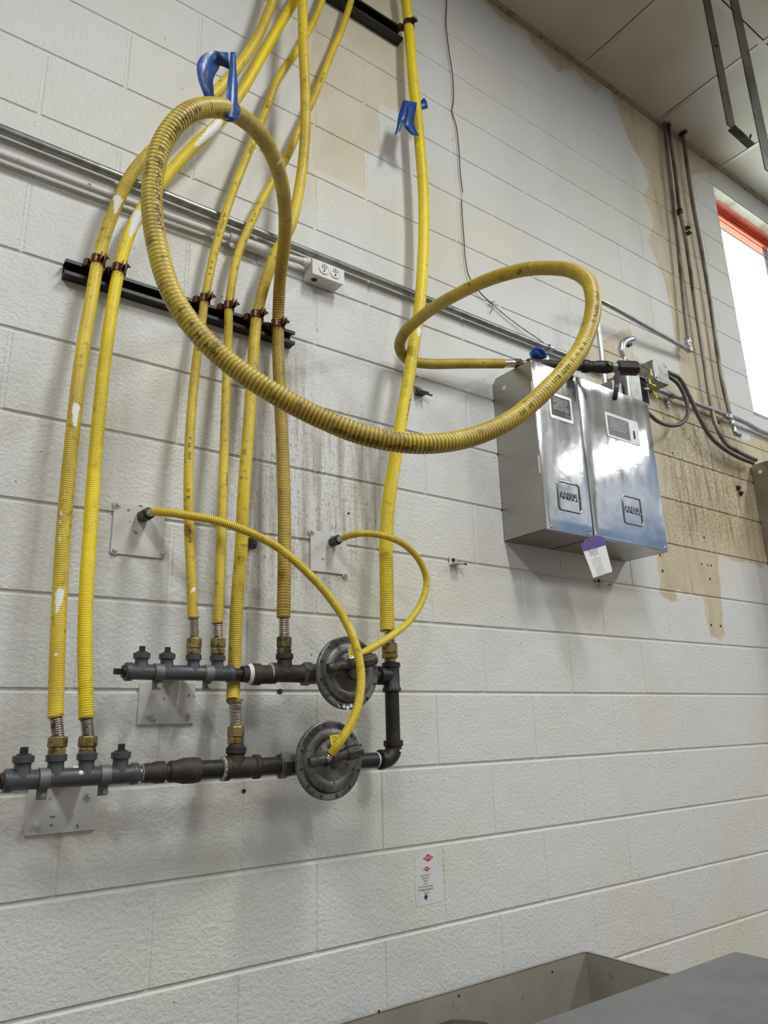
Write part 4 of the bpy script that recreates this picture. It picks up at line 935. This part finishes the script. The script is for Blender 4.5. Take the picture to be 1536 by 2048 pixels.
# outlet box
X_a, X_b, Z_a, Z_b, Dp = .772, .884, 1.220, 1.272, .055
ob = thing('outlet_box', 'white double outlet box at the end of the white conduit', 'outlet', ((X_a+X_b)/2, 0, Z_a))
MB().prism(rect_round(X_a, X_b, Z_a, Z_b, .007, 3), (1, 0, 0), (0, 0, 1), (0, -.001, 0), (0, -Dp+.004, 0)).build('box', M['white_enamel'], ob, 30, .001)
MB().prism(rect_round(X_a-.001, X_b+.001, Z_a-.001, Z_b+.001, .003, 3), (1, 0, 0), (0, 0, 1), (0, -Dp+.003, 0), (0, -.003, 0)).build('cover', M['white_enamel'], ob, 30, .0008)
for cx in (.811, .851):
    s_ = MB().lathe((cx, -Dp, (Z_a+Z_b)/2+.002), (0, -1, 0), [(0, .0175), (.003, .0175), (.0034, .0155), (.002, .0150), (.002, .0005)], 26).build('socket', M['white_enamel'], ob, 40)
    q_ = MB().box((cx-.008, -Dp-.0026, 1.249), (cx-.0055, -Dp-.0018, 1.257)).box((cx+.0055, -Dp-.0026, 1.249), (cx+.008, -Dp-.0018, 1.257)).lathe((cx, -Dp-.0018, 1.241), (0, -1, 0), [(0, .0032), (.0008, .0032)], 12).box((cx-.001, -Dp-.0026, 1.246), (cx+.001, -Dp-.0018, 1.262))
    sub(q_.build('socket_slot', M['black'], None, 0), s_)
MB().lathe((.793, -.028, Z_a-.0012), (0, 0, 1), [(0, .0095), (.002, .0095)], 20).build('knockout_hole', M['black'], ob, 0)
for cx in (.825, .858): MB().lathe((cx, -.028, Z_a-.0012), (0, 0, 1), [(0, .0105), (.0012, .0105), (.0015, .009)], 20).build('knockout', M['white_enamel'], ob, 30)
MB().lathe((X_a-.022, -.028, 1.268), (1, 0, 0), [(0, .0125), (.012, .0135), (.014, .0165), (.022, .0165)], 16).build('connector', M['white_enamel'], ob, 30)

c3 = conduit('bare conduit continuing right from the open junction box under the window', [at(1296,773,.03), at(1400,810,.03), at(1490,845,.03), at(1512,858,.022), at(1545,872,.022), at(1640,912,.022)], .0115, M['galv'])
ps = at(1343, 792, .03)
b = MB().lathe((ps.x-.009, -.03, ps.z), (1, 0, 0), [(0, .0120), (0, .0138), (.018, .0138), (.018, .0120)], 20, False); b.box((ps.x-.012, -.012, ps.z-.012), (ps.x+.012, -.009, ps.z-.048)); b.build('strap', M['galv'], c3, 40)
MB().lathe((ps.x, -.012, ps.z-.034), (0, -1, 0), [(0, .0055), (.001, .0055)], 14).build('strap_hole', M['black'], c3, 0)
# conduit that rises from the right box and turns to the wall pipes
w0 = at(1215, 792, .10); w1 = at(1199, 640, .10); w1.x = w0.x = 2.075
w0.z = Z1; w1.z = zat(1199, 625, .10)
c4 = thing('conduit', 'bright conduit rising from the right stainless box', 'conduit', w0)
wt = at(1204, 598, .10); wt.x = 2.075
MB().sweep([w0, w1, Vector((2.075, -.10, wt.z-.01))], .0095, 14).build('tube', M['galv'], c4, 60)
c5 = conduit('slanting bright conduit ending at a corner fitting below the upright pipes', [Vector((2.075, -.10, wt.z-.012)), at(1225,614,.094), at(1290,651,.070), at(1370,696,.045)], .0105, M['galv'])
pj = at(1378, 700, .045)
MB().lathe(pj+Vector((-.018, 0, .002)), (1, .1, 0), [(0, .013), (.012, .0145), (.022, .0145), (.03, .012)], 16).lathe(pj+Vector((.004, 0, -.008)), (0, 0, 1), [(0, .014), (.02, .0145), (.024, .0125), (.04, .0125), (.042, .016), (.052, .016), (.054, .012)], 16).build('corner_fitting', M['galv'], c5, 40)
v1 = conduit('soiled upright conduit, left of the three in front of the stained paint', [at(1326,214,.03), at(1330,257,.03), at(1344,382,.03), at(1353,460,.03), at(1367,600,.03), at(1377,686,.035)], .0095, M['conduit_old'])
coupling(v1, at(1376,690,.036), at(1375,676,.036), .0145, M['galv'])
coupling(v1, at(1378,702,.04), at(1377.5,696,.04), .0145, M['galv'])
v2 = conduit('soiled upright conduit with a black joint, middle of the three', [at(1338,258,.03), at(1352,356,.03), at(1360,424,.03), at(1370,470,.03), at(1389,600,.03), at(1406,709,.03), at(1423,815,.03), at(1432,850,.04), at(1450,885,.05), at(1480,905,.05), at(1512,920,.05)], .0100, M['conduit_old'])
coupling(v2, at(1359,419,.03), at(1360,428,.03), .0150, M['blackiron'])
coupling(v2, at(1430,836,.034), at(1433,848,.037), .0160, M['blackiron'])
p_ = at(1370, 462, .035)
MB().box((p_.x-.004, -.06, p_.z-.020), (p_.x+.022, -.028, p_.z-.012)).box((p_.x-.004, -.06, p_.z+.012), (p_.x+.022, -.028, p_.z+.020)).box((p_.x-.006, -.035, p_.z-.026), (p_.x+.004, -.028, p_.z+.026)).build('clip', M['blackiron'], v2, 0)
coupling(v2, at(1337,256,.03), at(1337,250,.05), .013, M['blackiron'], 'top_elbow')
v3 = conduit('soiled upright conduit nearest the window, ending in a bright elbow', [at(1366,272,.03), at(1386,408,.03), at(1404,505,.03), at(1420,600,.03), at(1443,756,.03), at(1459,826,.03)], .0105, M['conduit_old'])
coupling(v3, at(1360,270,.028), at(1372,263,.07), .011, M['blackiron'], 'top_elbow')
for k, (a, b_) in enumerate((((1458,832),(1462,840)), ((1463,842),(1466,852)))): coupling(v3, at(*a, .04), at(*b_, .042), .0135, M['galv'])
coupling(v3, at(1466,853,.042), at(1471,866,.05), .011, M['galv']); coupling(v3, at(1470,866,.05), at(1480,871,.05), .012, M['galv'], 'elbow'); coupling(v3, at(1449,832,.03), at(1456,836,.03), .011, M['galv'], 'strap')

# flexible conduits from the grey box
def flexline(label, pts, r):
    t = thing('flexible_conduit', label, 'conduit', pts[0]); Q, u = catmull(pts, .0018)
    MB().sweep(Q, [r*(1+.06*math.sin(2*PI*s/.0075)) for s in u], 14).build('sheath', M['flex'], t, 60)
flexline('dark flexible conduit curling back from the grey box to the right stainless box', [at(1336,752,.07), at(1356,768,.07), at(1370,795,.07), at(1376,825,.07), at(1364,846,.07), at(1340,851,.07), at(1315,842,.07), at(1296,826,.07)], .0085)
flexline('dark flexible conduit sweeping down from the grey box to the hood corner', [at(1336,745,.06), at(1360,758,.06), at(1380,795,.058), at(1400,838,.058), at(1420,872,.055), at(1446,896,.055), at(1476,914,.055), at(1506,926,.055)], .0095)

# junction boxes
jb = thing('junction_box', 'grey metal box with a bright lid turned outward, right of the valve', 'junction box', (2.49, 0, 1.30))
x0_, x1_, z0_, z1_, dp = 2.437, 2.540, 1.302, 1.398, .095
MB().box((x0_, -dp+.004, z0_), (x1_, -.001, z1_)).build('box', M['galvdark'], jb, 0, .002)
MB().prism(rect_round(x0_-.002, x1_+.002, z0_-.002, z1_+.002, .014, 2), (1, 0, 0), (0, 0, 1), (0, -dp+.003, 0), (0, -.004, 0)).build('lid', M['galvdark'], jb, 20, .001)
MB().lathe((x1_-.012, -dp-.001, z1_-.012), (0, -1, 0), [(0, .004), (.002, .003)], 10).lathe((x0_+.012, -dp-.001, z0_+.012), (0, -1, 0), [(0, .004), (.002, .003)], 10).build('screw', M['darkal'], jb, 40)
jo = thing('junction_box', 'open metal junction box full of wires behind the stainless box', 'junction box', (2.28, 0, 1.16))
x0_, x1_, z0_, z1_, dp = 2.235, 2.365, 1.165, 1.285, .10
b = MB(); b.box((x0_, -.003, z0_), (x1_, -.001, z1_)); b.box((x0_, -dp, z0_), (x0_+.002, -.001, z1_)); b.box((x1_-.002, -dp, z0_), (x1_, -.001, z1_)); b.box((x0_, -dp, z0_), (x1_, -.001, z0_+.002)); b.box((x0_, -dp, z1_-.002), (x1_, -.001, z1_))
b.build('box', M['galv'], jo, 0)
MB().box((2.135, -.155, 1.098), (2.232, -.10, 1.235)).build('bracket_plate', M['galvdark'], jo, 0, .002)
rnd = random.Random(3)
for k in range(9):
    p0 = Vector((2.26+rnd.random()*.08, -.02, 1.18+rnd.random()*.09)); pts = [p0]
    for j in range(3): pts.append(Vector((2.25+rnd.random()*.10, -.06-.025*j-.02*rnd.random(), 1.19+rnd.random()*.08)))
    Q, _ = catmull(pts, .005); MB().sweep(Q, .0019, 8).build('wire', M['bluewire'] if k % 3 else M['blackwire'], jo, 60)
for (a, b_) in (((1301,738,.13),(1303,752,.13)), ((1298,758,.13),(1300,768,.13)), ((1288,777,.13),(1296,778,.13)), ((1306,782,.13),(1314,796,.13)), ((1302,768,.13),(1310,772,.12))):
    A, B_ = at(*a), at(*b_); MB().lathe(A, B_-A, [(0, .0028), ((B_-A).length*.55, .0042), ((B_-A).length, .0058)], 12).build('wire_nut', M['wirenut'], jo, 40)
    Q, _ = catmull([A, (A+Vector((2.30, -.07, 1.22)))/2+Vector((0, -.02, .01)), Vector((2.30, -.05, 1.22))], .005); MB().sweep(Q, .0016, 8).build('wire', M['blackwire'], jo, 60)
Q, _ = catmull([at(1277,738,.13), at(1285,732,.13), at(1292,737,.12), at(1300,742,.10)], .004)
MB().sweep(Q, .0016, 8).sweep([at(1282,726,.13), at(1286,736,.13)], .0016, 8).build('wire', M['redwire'], jo, 60)
pp = [at(1262+3.2*k/3, 782+1.4*k/3+3*math.sin(k*1.5), .14) for k in range(12)]
MB().sweep(catmull(pp, .003)[0], .0017, 8).build('spring', M['darkal'], jo, 60)
MB().box((2.065, -.14, Z1), (2.13, -.05, Z1+.085)).build('release_bracket', M['galvdark'], jo, 0, .003)

# ------------------------------------------------------------ red wire
wpts = [at(*q_) for q_ in ((888,-60,.006),(893,0,.008),(892,50,.01),(899,110,.012),(905,150,.012),(907,200,.01),(904,223,.005),(912,250,.01),(918,300,.012),(920,340,.012),(925,383,.010))]
wire = thing('thin_wire', 'thin dark red wire dropping from the ceiling right of the middle hose', 'wire', wpts[0])
MB().sweep(catmull(wpts, .01)[0], .0021, 8).build('strand', M['redwire'], wire, 60)
wpts = [at(*q_) for q_ in ((925,383,.010),(924,391,.010),(923,400,.010),(925,440,.012),(928,480,.012),(931,520,.012),(938,553,.012),(960,585,.012),(984,608,.008))]
MB().sweep(catmull(wpts[:3], .006)[0], .0010, 6).build('bare_copper', M['galv'], wire, 60)
MB().sweep(catmull(wpts[2:], .01)[0], .0021, 8).build('strand', M['redwire'], wire, 60)
b = MB().sweep([at(976,610,.008), at(990,602,.012)], .0014, 6).sweep([at(982,602,.01), at(986,616,.008), at(980,626,.006)], .0014, 6)
b.build('tie', M['darkal'], wire, 60)
MB().sweep(catmull([at(984,608,.008), at(1010,630,.01), at(1040,653,.012), at(1078,679,.02), at(1100,696,.035)], .01)[0], .0022, 8).build('strand', M['galvdark'], wire, 60)

# ------------------------------------------------------------ small clips on the wall
def wclip(label, px, py, mt, s=1.0, dark=False):
    p = at(px, py, 0); t = thing('wall_clip', label, 'clip', p, 'small metal clips left on the wall')
    b = MB(); b.box((p.x-.012*s, -.003, p.z-.010*s), (p.x+.012*s, -.0005, p.z+.012*s)); b.box((p.x-.012*s, -.030*s, p.z-.012*s), (p.x+.014*s, -.001, p.z-.0095*s)); b.build('angle', mt, t, 0, .0006)
    MB().lathe((p.x, -.003, p.z+.002), (0, -1, 0), [(0, .006*s), (.004*s, .005*s)], 6).sweep([(p.x+.010*s, -.012, p.z-.006), (p.x+.035*s, -.020, p.z-.011)], .0022*s, 6).build('stub', mt if not dark else M['blackiron'], t, 30)
wclip('small painted angle clip on the wall between the middle hose and stainless boxes', 905, 1122, M['paintedsteel'], 1.2, True)
wclip('small painted angle clip on the wall just below the white inspection tag', 1196, 1163, M['paintedsteel'], 1.2, True)
wclip('small dark beam clip on the wall touching the right side of the middle hose', 835, 783, M['darkal'], 1.3, True)
sp_ = thing('wall_anchor', 'pair of brown rusty anchor nuts on the stained wall left of the hood corner', 'anchor', at(1478, 982, 0))
for (px, py) in ((1475,976), (1480,987)):
    p = at(px, py, 0); MB().lathe((p.x, -.001, p.z), (0, -1, 0), [(0, .014), (.004, .014), (.005, .009), (.014, .008)], 8).build('nut', M['rustiron'], sp_, 30)
pb_ = at(503, 1087, 0)
tag(MB().box((pb_.x-.009, -.016, pb_.z-.014), (pb_.x+.009, -.001, pb_.z+.014)).box((pb_.x-.005, -.019, pb_.z-.008), (pb_.x+.005, -.016, pb_.z+.008)).build('anchor_block', M['rustiron'], None, 0, .002), 'small dark rusty block on the wall between the thick hose and the looping hose', 'anchor')
# drilled holes: plugs set flush in the wall
for i, (px, py, r) in enumerate(spots):
    p = at(px, py, 0)
    tag(MB().lathe((p.x, .004, p.z), (0, -1, 0), [(0, r*.8), (.0046, r), (.0049, r*.9)], 12).build('drill_hole', M['black'], None, 0),
        ('small dark drill hole in the beige patch right of the stainless boxes' if px > 1300 else 'small dark drill hole in the white blocks near the pipe runs'), 'hole', 'dark drill holes in the beige patch' if px > 1300 else 'dark drill holes near the pipe runs')

# ------------------------------------------------------------ sticker on the lower wall
st = thing('wall_sticker', 'clear sticker with two red diamonds and a black arrow on the lower wall', 'sticker', at(858, 1810, 0))
sx0, sx1, sz0, sz1 = 1.122, 1.216, -.552, -.424
MB().prism(rect_round(sx0, sx1, sz0, sz1, .003, 2)[:0] + [(sx0, sz0), (sx1, sz0), (sx1, sz1-.03), (sx1-.012, sz1-.008), (sx1-.03, sz1), (sx0, sz1)], (1, 0, 0), (0, 0, 1), (0, -.0003, 0), (0, -.0006, 0)).build('film', M['film'], st, 0)
MB().prism([(sx0+.008, sz0+.008), (sx0+.064, sz0+.008), (sx0+.064, sz1-.030), (sx0+.008, sz1-.030)], (1, 0, 0), (0, 0, 1), (0, -.0009, 0), (0, -.0004, 0)).build('card', M['film'], st, 0)
def diamond(cx, cz, w_, h_):
    d_ = MB().prism([(cx-w_, cz), (cx, cz-h_), (cx+w_, cz), (cx, cz+h_)], (1, 0, 0), (0, 0, 1), (0, -.0012, 0), (0, -.0004, 0)).build('diamond', M['red'], st, 0)
    b = MB(); flat_text(b, 'DECO', h_*.95, (cx, -.0019, cz), (1, 0, 0), (0, 0, 1)); sub(b.build('diamond_lettering', M['card'], None, 0), d_)
diamond(sx0+.046, sz1-.014, .018, .0095); diamond(sx0+.040, sz1-.041, .013, .0065)
b = MB()
for i, s in enumerate(('Roach Station 12', 'Date placed', 'Contains', 'do not', 'Place this station against', 'the wall in a dry area only')): flat_text(b, s, .0062, (sx0+.034, -.0016, sz1-.056-.0068*i), (1, 0, 0), (0, 0, 1), .8)
b.prism([(sx0+.033, sz0+.010), (sx0+.041, sz0+.022), (sx0+.036, sz0+.021), (sx0+.036, sz0+.026), (sx0+.030, sz0+.026), (sx0+.030, sz0+.021), (sx0+.025, sz0+.022)], (1, 0, 0), (0, 0, 1), (0, -.0013, 0), (0, -.0003, 0))
b.build('sticker_print', M['print_black'], st, 0)
b = MB()
for i, s in enumerate(('Keep out of reach', 'of children')): flat_text(b, s, .006, (sx0+.036, -.0016, sz0+.036-.0065*i), (1, 0, 0), (0, 0, 1), .8)
b.build('red_print', M['red'], st, 0)

# ------------------------------------------------------------ steel at the bottom right
ds = .055
pc_ = at(1173, 1903, ds); sxr, szt = pc_.x, pc_.z
sk = thing('sink_surround', 'stained stainless backsplash with a side panel along the foot of the wall', 'backsplash', (sxr, -ds, FLOOR))
b = MB(); b.box((-.2, -ds, szt-.42), (sxr, -ds+.003, szt)); b.box((-.2, -ds, szt-.003), (sxr, -ds+.012, szt)); b.build('back_panel', M['sink'], sk, 0, .001)
b = MB(); b.box((sxr-.003, -.385, szt-.42), (sxr, -ds, szt)); b.box((sxr-.003, -.385, szt-.003), (sxr+.012, -ds, szt)); b.build('side_panel', M['sink'], sk, 0, .001)
MB().box((-.2, -.385, szt-.42), (sxr, -ds, szt-.415)).build('basin_floor', M['sink'], sk, 0)
MB().box((-.2, -.385, szt-.42), (sxr, -.382, szt-.06)).build('front_panel', M['sink'], sk, 0)
b = MB()
for x in (-.18, sxr-.06):
    for y in (-.37, -.10): b.box((x, y, FLOOR), (x+.04, y+.04, szt-.42))
b.build('leg', M['sink'], sk, 0)
for (px, py) in ((758,2023), (918,1992), (1105,1944), (1250,1972)):
    p = at(px, py, ds+.001)
    if px < 1173: MB().lathe((p.x, -ds-.0003, p.z), (0, -1, 0), [(0, .0035), (.001, .003)], 10).build('rivet', M['black'], sk, 0)
dw = .40
pw = at(1470, 1902, dw)
wk = thing('worktop', 'grey brushed steel worktop in the bottom right corner of the view', 'worktop', (pw.x, -dw, FLOOR))
MB().box((.86, -dw-.62, pw.z-.035), (pw.x, -dw, pw.z)).build('top', M['bench'], wk, 0, .004, 3)
b = MB()
for x in (.90, pw.x-.08):
    for y in (-dw-.58, -dw-.08): b.box((x, y, FLOOR), (x+.04, y+.04, pw.z-.035))
b.build('leg', M['bench'], wk, 0)
pq = at(903, 2037, .42); pq0 = at(700, 2037, .42)
dk = thing('metal_tray', 'dark greasy metal tray just showing at the bottom edge', 'tray', (pq.x, -.42, pq.z))
MB().prism([(pq.x-.62, 0), (pq.x, 0), (pq.x+.04, -.05), (pq.x+.04, -.30), (pq.x-.62, -.30)], (1, 0, 0), (0, 1, 0), (0, -.42, pq.z-.02), (0, 0, .02)).build('plate', M['darkpan'], dk, 0, .003)
MB().box((pq.x-.5, -.70, FLOOR), (pq.x-.02, -.46, pq.z-.02)).build('support', M['darkpan'], dk, 0)

# hood corner at the right edge
hd = thing('steel_enclosure', 'brown-reflecting stainless box cut off by the right edge of the view', 'enclosure', (3.32, 0, .35))
MB().prism([(0, .10), (.34, .10), (.34, 1.108), (.012, 1.108), (0, 1.096)], (0, -1, 0), (0, 0, 1), (3.312, -.001, 0), (.6, 0, 0)).build('shell', steel('hood_steel', (.42, .38, .33), .3, .42, .004, None, (4, .45, .7, (.30, .26, .22))), hd, 0, .003)  # brown base colour stands in for the surroundings mirrored in the steel
p = at(1521, 941, 0); MB().lathe((3.3115, -.045, 1.062), (-1, 0, 0), [(0, .010), (.0006, .010)], 18).build('mounting_hole', M['card'], hd, 0)

# ------------------------------------------------------------ hanging straps
def hang(label, d, pts_l, width, foot=None, hole=None, grp=None):
    top, bot = pts_l
    pt, pb_ = at(*top, d), at(*bot, d)
    x = (pt.x+pb_.x)/2
    t = thing('hanger_strap', label, 'hanger', (x, -d, CEIL))
    MB().box((x-width/2, -d, pb_.z), (x+width/2, -d+.005, CEIL)).build('bar', M['strap'], t, 0, .0012)
    return t, x, pb_.z
h1_, hx1, hz1 = hang('narrow dark steel hanger strap with a bent foot, left of the pair by the ceiling', .6, ((1424,0),(1452,246)), .066)
f0 = Vector((hx1, -.598, hz1)); f1 = at(1503, 293, .60)
dff = (f1-f0); b = MB()
b.obox(f0+dff*.5+Vector((0, 0, .0025)), dff*.5, (0, .017, 0), (0, 0, .0025)); b.build('foot', M['strap'], h1_, 0, .0012)
MB().cyl(f0+dff*.86+Vector((0, 0, .001)), f0+dff*.86+Vector((.012, -.01, .045)), .005, 10).build('bolt', M['blackiron'], h1_, 40)
MB().lathe((hx1, -.601, zat(1430,90,.6)), (0, -1, 0), [(0, .006), (.004, .005)], 8).build('weld_spot', M['blackiron'], h1_, 40)
h2_, hx2, hz2 = hang('wider dark steel hanger strap ending in a hole, right of the pair by the ceiling', .75, ((1470,0),(1541,345)), .074)
MB().lathe((hx2, -.7505, hz2+.05), (0, -1, 0), [(0, .007), (.0006, .007)], 14).build('bolt_hole', M['card'], h2_, 0)
MB().lathe((hx2-.004, -.7505, zat(1490,130,.75)), (0, -1, 0), [(0, .005), (.0006, .005)], 12).build('bolt_hole', M['black'], h2_, 0)
